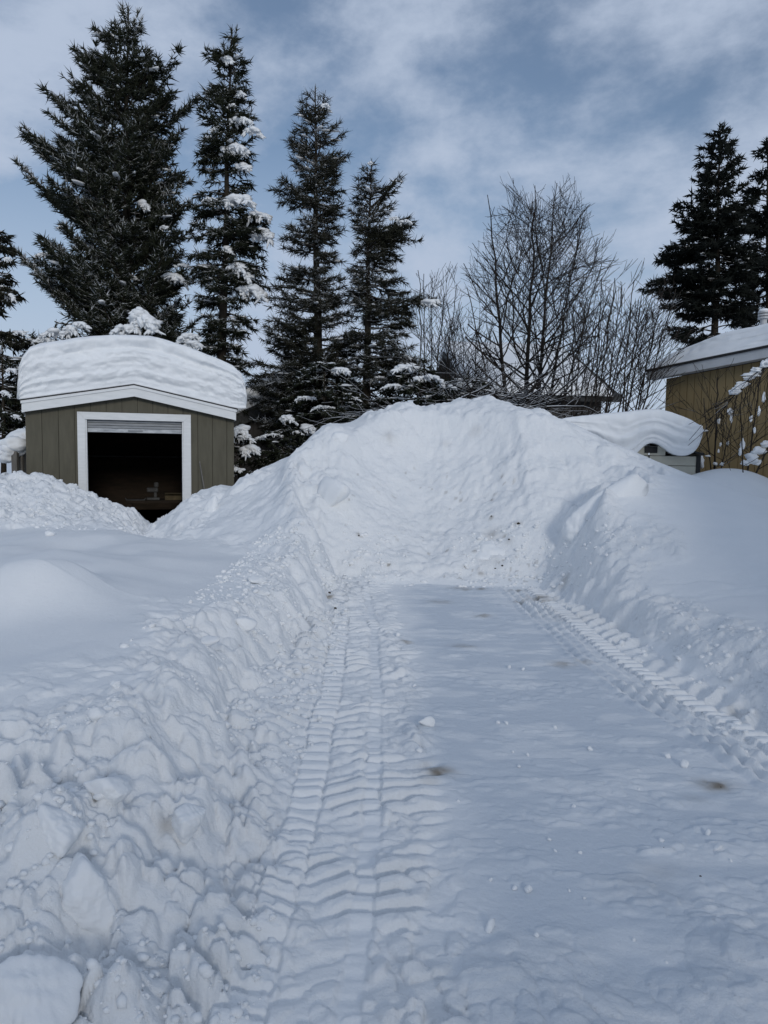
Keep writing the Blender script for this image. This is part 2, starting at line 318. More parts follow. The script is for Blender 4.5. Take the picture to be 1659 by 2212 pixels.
def ground(x, y):
    out = terrain(x, y)
    ll = lane_left(y)+0.30*fbm(x*1.3+0.4*y, y*1.1, 4, 31); lr = lane_right(y)+0.22*fbm(x*1.4, y*1.2+7.7, 4, 33)
    wl = (ll-x); wr = (x-lr)
    kl = np.interp(y, [2, 3.2, 4.5, 9], [0.45, 0.7, 1.3, 1.6])+0.5*fbm(x*1.2, y*1.7+1.1, 3, 34)
    cutL = np.where(wl > 0, 0.06*sstep(0, 0.16, wl)+kl*wl, 0); cutR = np.where(wr > 0, (np.interp(y, [6, 9, 11], [1.4, 1.2, 0.85])+0.7*fbm(x*1.5, y*1.5, 3, 36))*wr, 0)
    # far end: side walls of the bite lean outwards
    yy = y+0.12*fbm(x*1.5, x*0+2, 4, 35)-0.62*np.clip(1-((x-0.72)/1.35)**2, 0, 1)*sstep(9.35, 11.0, y)
    cutF = np.interp(yy, FCY, FCZ)
    rc = 0.5
    cut = np.maximum(np.maximum(cutL, cutR), cutF)+0.10*np.exp(-np.abs(np.maximum(cutL, cutR)-cutF)*3)*np.minimum(1, np.maximum(cutL, cutR)*4)*np.minimum(1, cutF*4)
    z = -0.06*np.log(np.exp(-np.clip(out, -3, 30)/0.06)+np.exp(-np.clip(cut, -3, 12)/0.06))
    z = np.where(cut > 8, out, z); 
    z = np.where(cut <= 1e-6, 0, z)
    ex = cut-out
    wall = sstep(0.02, 0.14, cut)*(1-sstep(0.05, 0.65, ex))
    near_rim = sstep(0.02, 0.10, cut)*(1-sstep(0.15, 1.3, ex))
    face = sstep(9.1, 9.6, y)*sstep(-1.0, -0.4, x)*(1-sstep(2.0, 2.6, x))*(1-sstep(11.2, 12.0, y))
    left = (x < 0.5)
    # rough clods on the walls, the face and the trodden places
    wx = x+0.05*fbm(x*5, y*5, 3, 141); wy = y+0.05*fbm(x*5, y*5, 3, 142)
    L1 = lumps(wx, wy, 0.34, 11, 0.6); L2 = lumps(wx, wy, 0.15, 21, 0.6); L3 = lumps(wx, wy, 0.065, 41, 0.6)
    fb = fbm(x*2.3, y*2.3, 5, 51, 0.55)
    amp = wall*np.where(left, 0.085, 0.06)*(1-0.75*face)
    nearb = (1-sstep(2.6, 4.4, y))*sstep(-0.45, -0.8, x)
    L0 = lumps(x, y*0.9, 0.62, 71, 0.8)
    z = z+amp*(0.9*L1+0.55*L2+0.28*L3-0.35)+wall*(0.09-0.03*face)*fb+nearb*wall*(0.10*L0-0.04+0.08*fb+0.03*L2+0.02*L3)
    rm = sstep(-0.15, 0.25, fbm(x*1.6, y*1.6, 3, 37)); z = z+(near_rim*(1-wall))*rm*(0.03*L2+0.025*L3+0.03*fb)
    # talus beside the left track
    tal = left*sstep(0.45, 0.0, x-ll)*(1-sstep(0.0, 0.22, cut))*(y < 9.4)
    z = z+tal*(0.065*L2+0.04*L3+0.10*L1*(1-sstep(3.5, 6.5, y))+0.06*fb)
    # face
    f2 = face*sstep(9.2, 9.7, y)
    z = z+f2*(0.036*lumps(x, y*1.3, 0.15, 61, 0.55)+0.028*lumps(x, y*1.4, 0.07, 62, 0.6)+0.09*fbm(x*1.8, y*2.5, 5, 63, 0.55)+0.02*L1-0.03)*(0.55+0.9*sstep(-0.2, 0.3, fbm(x*1.1, y*1.1, 2, 65)))
    z = z+face*sstep(11.0, 11.3, y)*0.07*fbm(x*5, y*1.2, 3, 64)
    # left flank of the pile and the trodden strip towards the shed door
    yf = np.interp(x, FX, FY)
    flank = (x < ll)*sstep(-0.9, 0.3, y-yf)*(1-sstep(12.2, 12.9, y))
    smoothmask = sstep(-0.12, 0.18, fbm(x*0.55+3, y*0.6, 2, 81))
    am = flank*(0.35+0.65*smoothmask)*(1-0.75*sstep(1.2, 2.0, z))
    z = z+am*(0.075*L1+0.05*L2+0.022*L3+0.15*fb-0.03)
    heap = (x < -3.7)*sstep(10.1, 10.8, y)*(1-sstep(12.9, 13.4, y))
    z = z+heap*(0.05*L1+0.055*L2+0.03*L3)
    ridge = np.exp(-((y-YR)/0.9)**2)*sstep(2.8, 1.6, x)*sstep(-3.8, -2.8, x)
    z = z+ridge*0.10*fbm(x*1.1, y*0.9, 3, 91)
    # field relief right of the lane
    rf = sstep(0.25, 0.9, wr)
    z = z+rf*(0.05*fbm(x*0.9, y*0.8, 3, 95))
    crumb = rf*(1-sstep(0.3, 1.0, wr))
    z = z+crumb*0.05*L2*sstep(0.0, 0.2, fbm(x*1.3, y*1.3, 2, 96))
    foot = (x > 2.2)*np.exp(-((y-7.1-0.06*(x-2.5))/0.22)**2)*(1-sstep(4.0, 4.8, x))
    z = z-foot*0.09*np.clip(0.4+1.6*fbm(x*2.2, y*5, 3, 97), 0, 1.2)
    # paw prints on the left field
    for (qx, qy) in PAWS:
        d2 = ((x-qx)/0.055)**2+((y-qy)/0.045)**2
        z = z-0.05*np.exp(-d2**1.5)+0.014*np.exp(-((np.sqrt(d2)-1.5)/0.45)**2)
    # --- packed lane
    lane = (cut <= 1e-6)
    z = z+lane*(0.016*fbm(x*0.9, y*0.7, 3, 101)+0.008*np.clip(fbm(x*2.0, y*5.5, 4, 102)-0.12, 0, 1)*2+0.007*sstep(0.22, 0.30, fbm(x*3.2, y*9, 4, 105))+0.004*fbm(x*9, y*14, 3, 103))
    fl_ = sstep(0.10, 0.24, fbm(x*2.1, y*4.2, 3, 106))*sstep(0.3, 0.6, x); z = z+lane*fl_*(0.009*L3+0.008*fbm(x*16, y*26, 2, 107))
    front = (1-sstep(2.25, 2.75, y+0.5*fbm(x*1.5, y*0, 3, 104)))*lane*sstep(-0.2, 0.2, x)*(1-sstep(1.0, 1.8, x))
    z = z+front*(0.022*L1+0.014*L2+0.012*L3+0.03*fb)
    # --- tyre prints
    am = 0.25+1.3*np.clip(fbm(x*1.8, y*1.8, 3, 111)+0.35, 0, 1)
    xw = x-(np.interp(y, [2, 3, 5, 7, 8.5, 9.5], [-.40, -.35, -.345, -.40, -.50, -.56])+0.012*fbm(y*3, y*0, 2, 112))+0.022*fbm(x*9, y*9, 2, 145)
    yj = y+0.016*fbm(x*6, y*6, 3, 113)+0.03*fbm(x*1.5, y*1.5, 2, 114)
    P = 0.125
    def saw(ph, g=0.16):
        q = ph-np.floor(ph); g = g+0.06; return sstep(0.06, 0.06+g, q)*(1-sstep(0.90-g, 0.97, q))
    ends = 1-sstep(9.2, 9.6, y)
    brk = 0.15+0.95*sstep(-0.15, 0.15, fbm(x*2.6, y*2.6, 3, 118))
    tw = 0.115
    s1 = sstep(tw*0.65, tw*0.56, np.abs(xw)); z = z+ends*lane*s1*(0.5+0.5*brk)*(0.052*saw(yj/0.107, 0.14)-0.026)
    ul = -xw-tw*0.6; l1 = sstep(0, 0.02, ul)*(1-sstep(0.20, 0.36, ul)); z = z+ends*lane*l1*am*(0.35+0.65*brk)*(0.080*saw((yj-0.5*ul)/0.145+0.3, 0.20)-0.045)
    ur = xw-tw*0.6; l2 = sstep(0, 0.02, ur)*(1-sstep(0.185, 0.215, ur)); z = z+ends*lane*l2*am*brk*(0.060*saw((yj-0.5*ur)/0.12+0.6, 0.18)-0.034)
    us = xw-0.255; s2 = sstep(0, 0.03, us)*(1-sstep(0.09, 0.11, us)); z = z+ends*lane*s2*brk*(0.046*saw(yj/0.107+0.25, 0.16)-0.024)
    u3 = xw-0.345; wd3 = 0.30+0.16*fbm(y*4, y*0, 2, 115); l3 = sstep(0, 0.02, u3)*(1-sstep(wd3*0.55, wd3, u3)); z = z+ends*lane*l3*am*brk*(0.052*saw((yj-0.4*u3)/0.12+0.1+0.2*fbm(x*4, y*4, 2, 119), 0.2)-0.028)
    spill = np.exp(-((xw-0.55)/0.16)**2)*lane*(1-sstep(6, 9, y))
    z = z+ends*lane*(l1+l2+l3)*(1-brk).clip(0, 1)*(0.022*L2+0.022*L3)
    z = z+spill*(0.030*L2+0.022*L3)*sstep(-0.1, 0.2, fbm(x*1.7, y*1.7, 2, 116))
    # right track
    xr = x-np.interp(y, [3, 4.2, 4.8, 6, 8.6, 9.3], [2.42, 2.24, 2.08, 1.93, 1.86, 1.84])
    e2 = 1-sstep(8.9, 9.25, y)
    s3 = sstep(0.085, 0.07, np.abs(xr)); z = z+e2*s3*(0.060*saw(yj/0.107+0.4, 0.16)-0.026)*sstep(0.4, 0.05, wr)
    u4 = xr-0.08; l4 = sstep(0, 0.02, u4)*(1-sstep(0.22, 0.38, u4))
    z = z+e2*l4*am*(0.085*saw((yj-0.9*u4)/(0.2)+0.2+0.35*fbm(x*3, y*3, 2, 120), 0.42)-0.036)*sstep(0.5, 0.1, wr)
    u5 = -xr-0.08; l5 = sstep(0, 0.02, u5)*(1-sstep(0.24, 0.40, u5))
    z = z+e2*l5*am*(0.034*np.cos(u5*62+1.5*fbm(y*1.2, y*0, 2, 117))+0.030*saw((yj-0.25*u5)/(P*1.2), 0.3)+0.02*L2-0.01)
    global ROUGH, PACK
    ROUGH = np.clip(wall*(1-0.5*face)+0.8*tal+0.8*f2+0.7*flank*(0.3+0.7*smoothmask)+heap+0.6*near_rim*rm+0.7*front+0.6*crumb+0.5*ends*lane*(l1+l2+l3+spill*0.6)+0.6*e2*(l4+l5), 0, 1)
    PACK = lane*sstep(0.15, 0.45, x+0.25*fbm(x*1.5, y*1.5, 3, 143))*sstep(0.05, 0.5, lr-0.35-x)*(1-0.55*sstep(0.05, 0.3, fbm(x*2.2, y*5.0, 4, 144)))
    return z, cut, out
PAWS = []
for k, (a, b) in enumerate([(10, 1502), (25, 1500), (42, 1503), (18, 1508), (5, 1536), (25, 1540), (48, 1538), (70, 1545), (95, 1540), (120, 1550), (60, 1556), (85, 1562), (115, 1575), (135, 1568), (15, 1585), (40, 1590), (22, 1594), (60, 1575)]):
    p = gz(a, b, 0.52); PAWS.append((p[0], p[1]))

def axis_rows():
    ys = [1.55]
    while ys[-1] < 8.9: ys.append(ys[-1]+max(0.0068, 0.0028*ys[-1]))
    while ys[-1] < 13.4: ys.append(ys[-1]+0.021)
    while ys[-1] < 20: ys.append(ys[-1]+0.10)
    while ys[-1] < 900: ys.append(ys[-1]*1.07)
    pre = [-30, -18, -10, -6, -3, -1.5, -0.5, 0.2, 0.6, 0.9, 1.1, 1.25, 1.35, 1.42, 1.47, 1.51]
    return np.array(pre+ys)
ys = axis_rows()
sc = np.arange(-0.56, 0.5601, 0.00205)
ext = [0.56]
while ext[-1] < 30: ext.append(ext[-1]+max(0.005, (ext[-1]-0.56)*0.09+0.004))
ext = np.array(ext[1:]); sc = np.concatenate([-ext[::-1], sc, ext])
Yg, Sg = np.meshgrid(ys, sc, indexing='ij')
Xg = Sg*(np.maximum(Yg, -0.6)+1.0)
shp = Xg.shape; x = Xg.ravel(); y = Yg.ravel()
zg, cutg, outg = ground(x, y); rough_g = ROUGH.copy(); pack_g = PACK.copy()
gv = np.stack([x, y, zg], 1)
nr, nc = shp; idx = np.arange(nr*nc).reshape(shp)
gf = np.stack([idx[:-1, :-1].ravel(), idx[:-1, 1:].ravel(), idx[1:, 1:].ravel(), idx[1:, :-1].ravel()], 1)
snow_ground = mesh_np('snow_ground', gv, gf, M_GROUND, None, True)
tag(snow_ground, kind='structure')
def z_at(px, py):
    g = ground(np.array([float(px)]), np.array([float(py)])); return float(g[0][0])
st = np.zeros(len(x))
spn = np.clip(0.5+1.6*fbm(x*14, y*14, 3, 121), 0, 1)
def hit_ground(px, py):
    """walk a survey ray until it meets the snow"""
    d = ray(px, py); t = np.linspace(1.5, 16, 1600); P = Cv+d*t[:, None]; zz_ = ground(P[:, 0], P[:, 1])[0]
    w = np.nonzero(P[:, 2] < zz_)[0]; return P[w[0]] if len(w) else P[-1]
for a, b, s_, am_ in STAINS+FSTAINS:
    p = hit_ground(a, b); r2 = ((x-p[0])/s_)**2+((y-p[1])/(s_*0.75))**2+((zg-p[2])/s_)**2*0.5
    st = np.maximum(st, min(1, am_*1.3)*np.exp(-r2)*(0.45+0.55*spn))
# scattered dirt flecks on the cut face
face_m = (y > 9.3)*(y < 11.6)*(x > -0.5)*(x < 2.1)
fl = sstep(0.93, 0.97, hash2(np.floor(x/0.035), np.floor(y/0.035), 5))*sstep(0.1, 0.35, fbm(x*2.2, y*2.2, 2, 122))*face_m
st = np.maximum(st, 0.35*fl)
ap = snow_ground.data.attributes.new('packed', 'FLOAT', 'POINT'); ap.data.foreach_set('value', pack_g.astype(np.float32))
ar = snow_ground.data.attributes.new('rough', 'FLOAT', 'POINT'); ar.data.foreach_set('value', rough_g.astype(np.float32))
att = snow_ground.data.attributes.new('stain', 'FLOAT', 'POINT'); att.data.foreach_set('value', st.astype(np.float32))

# ------------------------------------------------------------------ thick roof snow
def snow_cap(name, us, zb, zt, depth, parent, seed, overhang=0.06, strata=0.05, nv=46, back_drop=True, lean=0.0, mat=None, rise=0.0):
    """snow lying on a roof: front face with melt layers, rounded brow, long top. local x = across, y = back, z = up"""
    us = np.asarray(us); n = len(us)
    v = np.linspace(0, 1, nv); q = 0.19
    U, Vv = np.meshgrid(us, v, indexing='ij'); ZB = zb[:, None]; T = (zt-zb)[:, None]
    lay = 0.5*vnoise(U*0.35, Vv*7+0.6*vnoise(U*0.9, Vv*3, seed+3), seed)+0.5*vnoise(U*0.6+5, Vv*15, seed+1)
    rough = fbm(U*2.4, Vv*T*3.0, 4, seed+2)
    br = np.clip((Vv-(1-q))/q, 0, 1)
    r2 = fbm(U*6.5, Vv*T*9.0, 4, seed+6, 0.6); pit = np.clip(fbm(U*3.1, Vv*T*5.0, 3, seed+7)-0.12, 0, 1)
    yf = -overhang*np.sin(np.clip(Vv*1.25, 0, 1)*math.pi*0.5+0.15)+(lay*strata*1.5*(0.4+1.2*np.clip(0.5+fbm(U*0.8, Vv*2, 2, seed+8), 0, 1))+rough*strata*0.7+r2*strata*0.55+pit*strata*1.4)*np.clip(Vv*6, 0, 1)*(1-br**3)
    rr = np.minimum(0.24, 0.40*T)
    yf = yf+rr*(1-np.sqrt(np.clip(1-br*br*0.985, 0, 1)))+lean*Vv
    zf = ZB+T*(np.where(Vv < 1-q, Vv, (1-q)+q*np.sin(np.clip(br, 0, 1)*math.pi/2)**0.9))+rough*0.02*np.clip(Vv*8, 0, 1)
    front = np.stack([U, yf, zf], 2)
    nt_ = 22; w = np.linspace(0, 1, nt_+1)[1:]
    Ut, Wt = np.meshgrid(us, w, indexing='ij'); y0 = yf[:, -1:]; z0 = zf[:, -1:]
    Yt = y0+(depth-y0)*Wt; Zt = z0+0.05*np.sin(Wt*math.pi)*np.minimum(1, T)+0.05*fbm(Ut*0.8, Yt*0.7, 3, seed+4)*np.clip(T*3, 0, 1)*np.clip(Wt*5, 0, 1)+rise*Wt
    Zt = Zt-np.clip((Wt-0.88)/0.12, 0, 1)**2*T*0.6
    top = np.stack([Ut, Yt, Zt], 2)
    bk = np.stack([us, np.full(n, depth+0.02), zb], 1)[:, None, :]
    G = np.concatenate([front, top, bk], 1); m = G.shape[1]
    id_ = np.arange(n*m).reshape(n, m)
    f = np.stack([id_[:-1, :-1].ravel(), id_[1:, :-1].ravel(), id_[1:, 1:].ravel(), id_[:-1, 1:].ravel()], 1)
    f = np.concatenate([f, np.stack([id_[:-1, -1], id_[1:, -1], id_[1:, 0], id_[:-1, 0]], 1)])
    return mesh_np(name, G.reshape(-1, 3), f, mat or M_SNOW, parent, True)
def adopt(o, parent):
    bpy.context.view_layer.update(); o.parent = parent; o.matrix_parent_inverse = parent.matrix_world.inverted()
def end_dense(a, b, n):
    t = np.linspace(0, 1, n); return a+(b-a)*(0.5-0.5*np.cos(math.pi*t))

# ------------------------------------------------------------------ olive garden shed
SH_A = math.radians(18)
sx_, sy_ = math.cos(SH_A), math.sin(SH_A)
def solve_front(pxl, pxr, Yc):
    tl = ray(pxl, 960); tr = ray(pxr, 960); kl = tl[0]/tl[1]; kr = tr[0]/tr[1]
    # left = c - w*d, right = c + w*d
    A = np.array([[1, -sx_+kl*sy_], [1, sx_-kr*sy_]]); B = np.array([kl*Yc, kr*Yc]); cx, w = np.linalg.solve(A, B); return cx, w
SCX, SHW = solve_front(58, 503, 13.75)
SC = np.array([SCX, 13.75])
def shed_z(px, py):
    """height on the shed's front plane"""
    d = ray(px, py); n = np.array([-sy_, sx_]); t = ((SC-Cv[:2])@n)/(d[:2]@n); p = Cv+d*t; return float(p[2]), float((p[:2]-SC)@np.array([sx_, sy_]))
shed = empty('garden_shed', (SC[0], SC[1], 0.28), SH_A); ZF = 0.28
tag(shed, 'olive wooden shed with white trim, open roll-up door and deep snow on its roof', 'shed')
def lz(px, py): a, b = shed_z(px, py); return b, a-ZF
pkx, pkz = lz(290, 856); elx, elz = lz(54, 889); erx, erz = lz(504, 906)
slopeL = (pkz-elz)/(pkx-elx); slopeR = (pkz-erz)/(erx-pkx)
def roof_under(u): return np.where(u < pkx, pkz-slopeL*(pkx-u), pkz-slopeR*(u-pkx))
SD = 3.6
dlx, dtop = lz(184, 903); drx, dtop2 = lz(396, 914); dtop = 0.5*(dtop+dtop2)
# studs-and-sheathing core behind the boards, as separate wall panels round the opening
TW = 0.10
def wall_poly(u0, u1, z0):
    p = [(u0, z0), (u1, z0), (u1, float(roof_under(np.array(u1)))-0.01)]
    if u0 < pkx < u1: p.append((pkx, pkz-0.01))
    p.append((u0, float(roof_under(np.array(u0)))-0.01)); return p
core = empty('x', (0, 0, 0)); bpy.data.objects.remove(core)
prism('wall', wall_poly(-SHW, dlx, 0), 0.0, TW, M_OLIVE_D, shed)
prism('wall', wall_poly(drx, SHW, 0), 0.0, TW, M_OLIVE_D, shed)
prism('wall', wall_poly(dlx, drx, dtop), 0.001, TW-0.001, M_OLIVE_D, shed)
for sgn in (-1, 1):
    zt_ = float(roof_under(np.array(sgn*SHW)))-0.01
    box('side_wall', (min(sgn*SHW, sgn*(SHW-TW)), TW, 0), (max(sgn*SHW, sgn*(SHW-TW)), SD-TW, zt_), M_OLIVE, shed)
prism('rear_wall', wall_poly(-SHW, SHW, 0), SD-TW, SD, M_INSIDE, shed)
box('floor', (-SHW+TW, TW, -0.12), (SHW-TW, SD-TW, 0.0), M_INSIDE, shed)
# vertical siding boards, each its own piece, ship-lap grooves between
BW = 0.27; u = -SHW-0.018; k = 0
while u < SHW+0.01:
    a = u+0.004; b = min(u+BW-0.004, SHW+0.018)
    segs = []
    if b <= dlx or a >= drx: segs.append((a, b, 0.0))
    else:
        if a < dlx: segs.append((a, dlx, 0.0))
        if b > drx: segs.append((drx, b, 0.0))
        segs.append((max(a, dlx), min(b, drx), dtop))
    for a_, b_, z0_ in segs:
        if b_-a_ > 0.01: prism('siding_board', wall_poly(a_, b_, z0_), -0.018-0.0015*(k % 2), -0.002, M_OLIVE, shed)
    u += BW; k += 1
# roof slabs, fascia boards, drip edge
OV = 0.20
ul_, ur_ = elx-0.02, erx+0.02
def slab(name, t0, t1, y0, y1, mat, uL=None, uR=None):
    uL = ul_ if uL is None else uL; uR = ur_ if uR is None else uR
    def zz_(u): return float(roof_under(np.array(u)))
    prism(name, [(uL, zz_(uL)+t0), (pkx, pkz+t0), (pkx, pkz+t1), (uL, zz_(uL)+t1)], y0, y1, mat, shed)
    prism(name, [(pkx, pkz+t0), (uR, zz_(uR)+t0), (uR, zz_(uR)+t1), (pkx, pkz+t1)], y0, y1, mat, shed)
slab('roof_panel', 0.02, 0.15, -OV+0.03, SD+0.15, M_INSIDE)
slab('fascia_board', -0.015, 0.135, -OV, -OV+0.028, M_TRIM)
slab('fascia_cap', 0.137, 0.185, -OV-0.022, -OV+0.026, M_TRIM, ul_-0.02, ur_+0.02)
slab('drip_edge', 0.187, 0.205, -OV-0.03, SD+0.16, M_SHINGLE, ul_-0.04, ur_+0.04)
for sgn, uu in ((-1, ul_), (1, ur_)):
    zt_ = float(roof_under(np.array(uu)))
    box('eave_board', (uu-0.012, -OV+0.03, zt_-0.02), (uu+0.012, SD+0.1, zt_+0.13), M_TRIM, shed)
# door casing, reveal, roll-up door
cw = 0.135
prism('door_casing', [(dlx-cw, 0), (dlx, 0), (dlx, dtop), (dlx-cw, dtop+cw)], -0.045, -0.021, M_TRIM, shed, 0.004)
prism('door_casing', [(drx, 0), (drx+cw, 0), (drx+cw, dtop+cw), (drx, dtop)], -0.045, -0.021, M_TRIM, shed, 0.004)
prism('door_casing', [(dlx, dtop), (drx, dtop), (drx+cw, dtop+cw), (dlx-cw, dtop+cw)], -0.0455, -0.0215, M_TRIM, shed, 0.004)
box('door_jamb', (dlx-0.001, -0.02, 0), (dlx+0.025, TW+0.03, dtop), M_TRIM, shed); box('door_jamb', (drx-0.025, -0.02, 0), (drx+0.001, TW+0.03, dtop), M_TRIM, shed)
rd = empty('roll_up_door', (0, 0, 0)); rd.parent = shed
dr_ = bpy.data.objects['roll_up_door']
for k in range(3): box('door_slat', (dlx+0.027, 0.05+0.006*(k % 2), dtop-0.05*(k+1)+0.003), (drx-0.027, 0.075+0.006*(k % 2), dtop-0.05*k-0.002), M_DOOR, dr_, 0.006)
box('bottom_rail', (dlx+0.027, 0.03, dtop-0.225), (drx-0.027, 0.085, dtop-0.152), M_FROST, dr_, 0.008)
box('door_handle', ((dlx+drx)/2-0.13, 0.018, dtop-0.205), ((dlx+drx)/2+0.13, 0.032, dtop-0.172), M_DOOR, dr_, 0.004)
# the roof snow
CT = [(44, 866), (45, 830), (47, 795), (55, 770), (70, 752), (90, 744), (130, 738), (200, 730), (250, 727), (290, 727), (320, 729), (350, 736), (390, 748), (430, 762), (470, 778), (500, 792), (517, 808), (525, 828), (527, 850), (528, 866)]
ct = np.array([lz(a, b) for a, b in CT]); cux = ct[:, 0]
us = end_dense(cux[0], cux[-1], 190)
ztop = np.interp(us, cux, ct[:, 1]); zbot = roof_under(np.clip(us, ul_-0.04, ur_+0.04))+0.208
zbot = np.where(us > ur_-0.1, zbot+0.02*(us-ur_+0.1)/0.3, zbot); ztop = np.maximum(ztop, zbot+0.02)
cap = snow_cap('roof_snow', us, zbot, ztop, SD+0.3, None, 401, 0.16, 0.075, 60)
cap.location = (SC[0]-sy_*-OV*1.0, SC[1]+sx_*-OV*1.0, ZF); cap.rotation_euler = (0, 0, SH_A)
adopt(cap, shed)
# inside: bench with clutter, a shelf
def sloc(u, yb, z): return (SC[0]+sx_*u-sy_*yb, SC[1]+sy_*u+sx_*yb, ZF+z)
def shed_thing(name, u, yb, z, label, cat, group=None):
    o = empty(name, sloc(u, yb, z), SH_A); tag(o, label, cat, group); return o
bx0, bz0 = lz(330, 1092)
t = shed_thing('workbench', bx0+0.25, 1.5, 0, 'low dark workbench inside the open shed', 'workbench'); bench = t
BH = 0.36
box('table_top', (-0.75, -0.35, BH-0.05), (0.75, 0.35, BH), M_INSIDE, t)
for a in (-0.68, 0.68):
    for b in (-0.28, 0.28): box('leg', (a-0.04, b-0.04, 0), (a+0.04, b+0.04, BH-0.05), M_INSIDE, t)
t = shed_thing('carton', bx0+0.42, 1.35, BH+0.003, 'small brown open carton on the bench in the shed', 'carton')
box('body', (-0.17, -0.12, 0), (0.17, 0.12, 0.14), M_CLUTTER2, t); box('flap', (-0.17, -0.24, 0.13), (0.17, -0.125, 0.137), M_CLUTTER2, t)
t = shed_thing('drill_press', bx0+0.02, 1.35, BH+0.003, 'grey power tool standing on the bench in the shed', 'power tool')
box('base', (-0.13, -0.10, 0), (0.13, 0.10, 0.05), M_CLUTTER, t, 0.01); box('body', (-0.12, -0.07, 0.16), (0.10, 0.07, 0.25), M_CLUTTER, t, 0.015); box('column', (0.02, -0.03, 0.052), (0.07, 0.03, 0.158), M_CLUTTER, t); box('motor', (0.02, -0.045, 0.252), (0.11, 0.045, 0.36), M_CLUTTER, t, 0.02)
t = shed_thing('tray', bx0-0.32, 1.3, BH+0.003, 'flat grey tray lying at the end of the bench', 'tray')
prism('tray_body', [(-0.2, 0.04), (-0.17, 0), (0.17, 0), (0.2, 0.04), (0.185, 0.04), (0.16, 0.012), (-0.16, 0.012), (-0.185, 0.04)], -0.1, 0.1, M_CLUTTER, t)
shx, shz = lz(250, 1002)
t = shed_thing('wall_shelf', 0.0, SD-TW-0.18, shz+0.1, 'long pale edged shelf along the back wall inside the shed', 'shelf')
box('board', (-SHW+0.2, -0.12, 0), (SHW-0.2, 0.17, 0.025), M_CLUTTER, t)
for a in (-1.2, 0, 1.2): prism('bracket', [(a-0.015, -0.15), (a+0.015, -0.15), (a+0.015, -0.002), (a-0.015, -0.002)], -0.02, 0.17, M_INSIDE, t)
# stick against the front wall
p0 = sloc(*[lz(441, 1052)[0], -0.30, lz(441, 1052)[1]-0.15]); p1 = sloc(lz(431, 999)[0], -0.045, lz(431, 999)[1])
v_, f_ = seg_tubes([p0, p1], [p1, tuple(np.array(p1)+np.array([0, 0.01, 0.03]))], [0.014, 0.013], [0.013, 0.004], 8)
tag(mesh_np('pole', v_, f_, M_POST), 'thin grey pole leaning on the shed wall right of its door', 'pole')

# ------------------------------------------------------------------ posts beside the shed
fx = [(32, 968), (44, 972), (54, 976)]
for i, (a, b) in enumerate(fx):
    p = at(a, b, 14.6+0.25*i); zb_ = 0.4; hh = p[2]-zb_
    o = prism('fence_post', [(-0.055, 0), (0.055, 0), (0.055, hh-0.02), (0.04, hh), (-0.04, hh), (-0.055, hh-0.02)], -0.05, 0.05, M_POST, None, 0.006)
    o.location = (p[0], p[1], zb_); tag(o, ['outermost grey weathered post under the snow heap beside the shed', 'middle grey weathered post under the snow heap beside the shed', 'grey weathered post under the snow heap, closest to the shed wall'][i], 'post', 'posts beside the shed')
parts = []
for a, b, Y, r, s_ in [(30, 962, 14.7, (.20, .22, .14), 1), (46, 950, 14.9, (.17, .25, .16), 2), (17, 980, 14.7, (.15, .2, .18), 3), (54, 962, 15.0, (.14, .2, .11), 4), (38, 956, 14.8, (.18, .2, .15), 5), (23, 972, 14.7, (.16, .2, .15), 6)]:
    parts.append(blob(at(a, b, Y), tuple(q_*1.25 for q_ in r), 700+s_, 4, 0.30, 0.4*s_, 0.75, 0.09))
v_, f_ = merge(parts); tag(mesh_np('snow_heap', v_, f_, M_SNOW, None, True), 'rounded snow heap sitting on the posts beside the shed', 'snow heap')

# ------------------------------------------------------------------ little cream shed with a curled snow cap
def frame_obj(name, p, ang, label, cat):
    o = empty(name, p, ang); tag(o, label, cat); return o
CA = math.radians(-14); cp = at(1402, 985, 14.6)
ZC = 0.15; cream = frame_obj('storage_shed', (cp[0], cp[1], ZC), CA, 'small cream panel shed half buried in drifts before the yellow house', 'shed')
hw, eh, ph = 0.92, 1.55, at(1402, 952, 14.6)[2]-ZC
pk = lambda u: ph-(ph-eh)*abs(u)/hw
box('corner_post', (-hw-0.03, -0.03, 0), (-hw+0.05, 0.05, eh), M_BLACK, cream); box('corner_post', (hw-0.05, -0.03, 0), (hw+0.03, 0.05, eh), M_BLACK, cream)
for k in range(10):
    z0_ = 0.02+0.19*k; z1_ = z0_+0.182
    w0 = hw-0.052 if z1_ < eh else max(0.1, (ph-z1_)/(ph-eh)*hw-0.05)
    if z1_ < ph-0.02:
        for sgn in (-1, 1): box('panel', (min(sgn*0.012, sgn*w0), -0.018, z0_), (max(sgn*0.012, sgn*w0), 0.03, z1_), M_CREAM, cream, 0.006)
box('body', (-hw+0.02, 0.032, 0), (hw-0.02, 2.2, eh), M_BLACK, cream)
box('vent', (-0.09, -0.03, ph-0.24), (0.15, -0.0185, ph-0.11), M_BLACK, cream)
prism('roof', [(-hw-0.08, eh), (0, ph), (hw+0.08, eh), (hw+0.08, eh+0.04), (0, ph+0.05), (-hw-0.08, eh+0.04)], -0.10, 2.3, M_BLACK, cream)
CB = [(1180, 916, 912), (1205, 925, 906), (1250, 946, 899), (1290, 968, 894), (1322, 992, 891), (1350, 1000, 889), (1372, 984, 886), (1385, 968, 885), (1400, 957, 884), (1418, 957, 884), (1435, 968, 887), (1450, 980, 891), (1468, 985, 898), (1485, 984, 905), (1500, 976, 912), (1510, 962, 918), (1516, 945, 924), (1518, 934, 930)]
cc = math.cos(CA); cs = math.sin(CA)
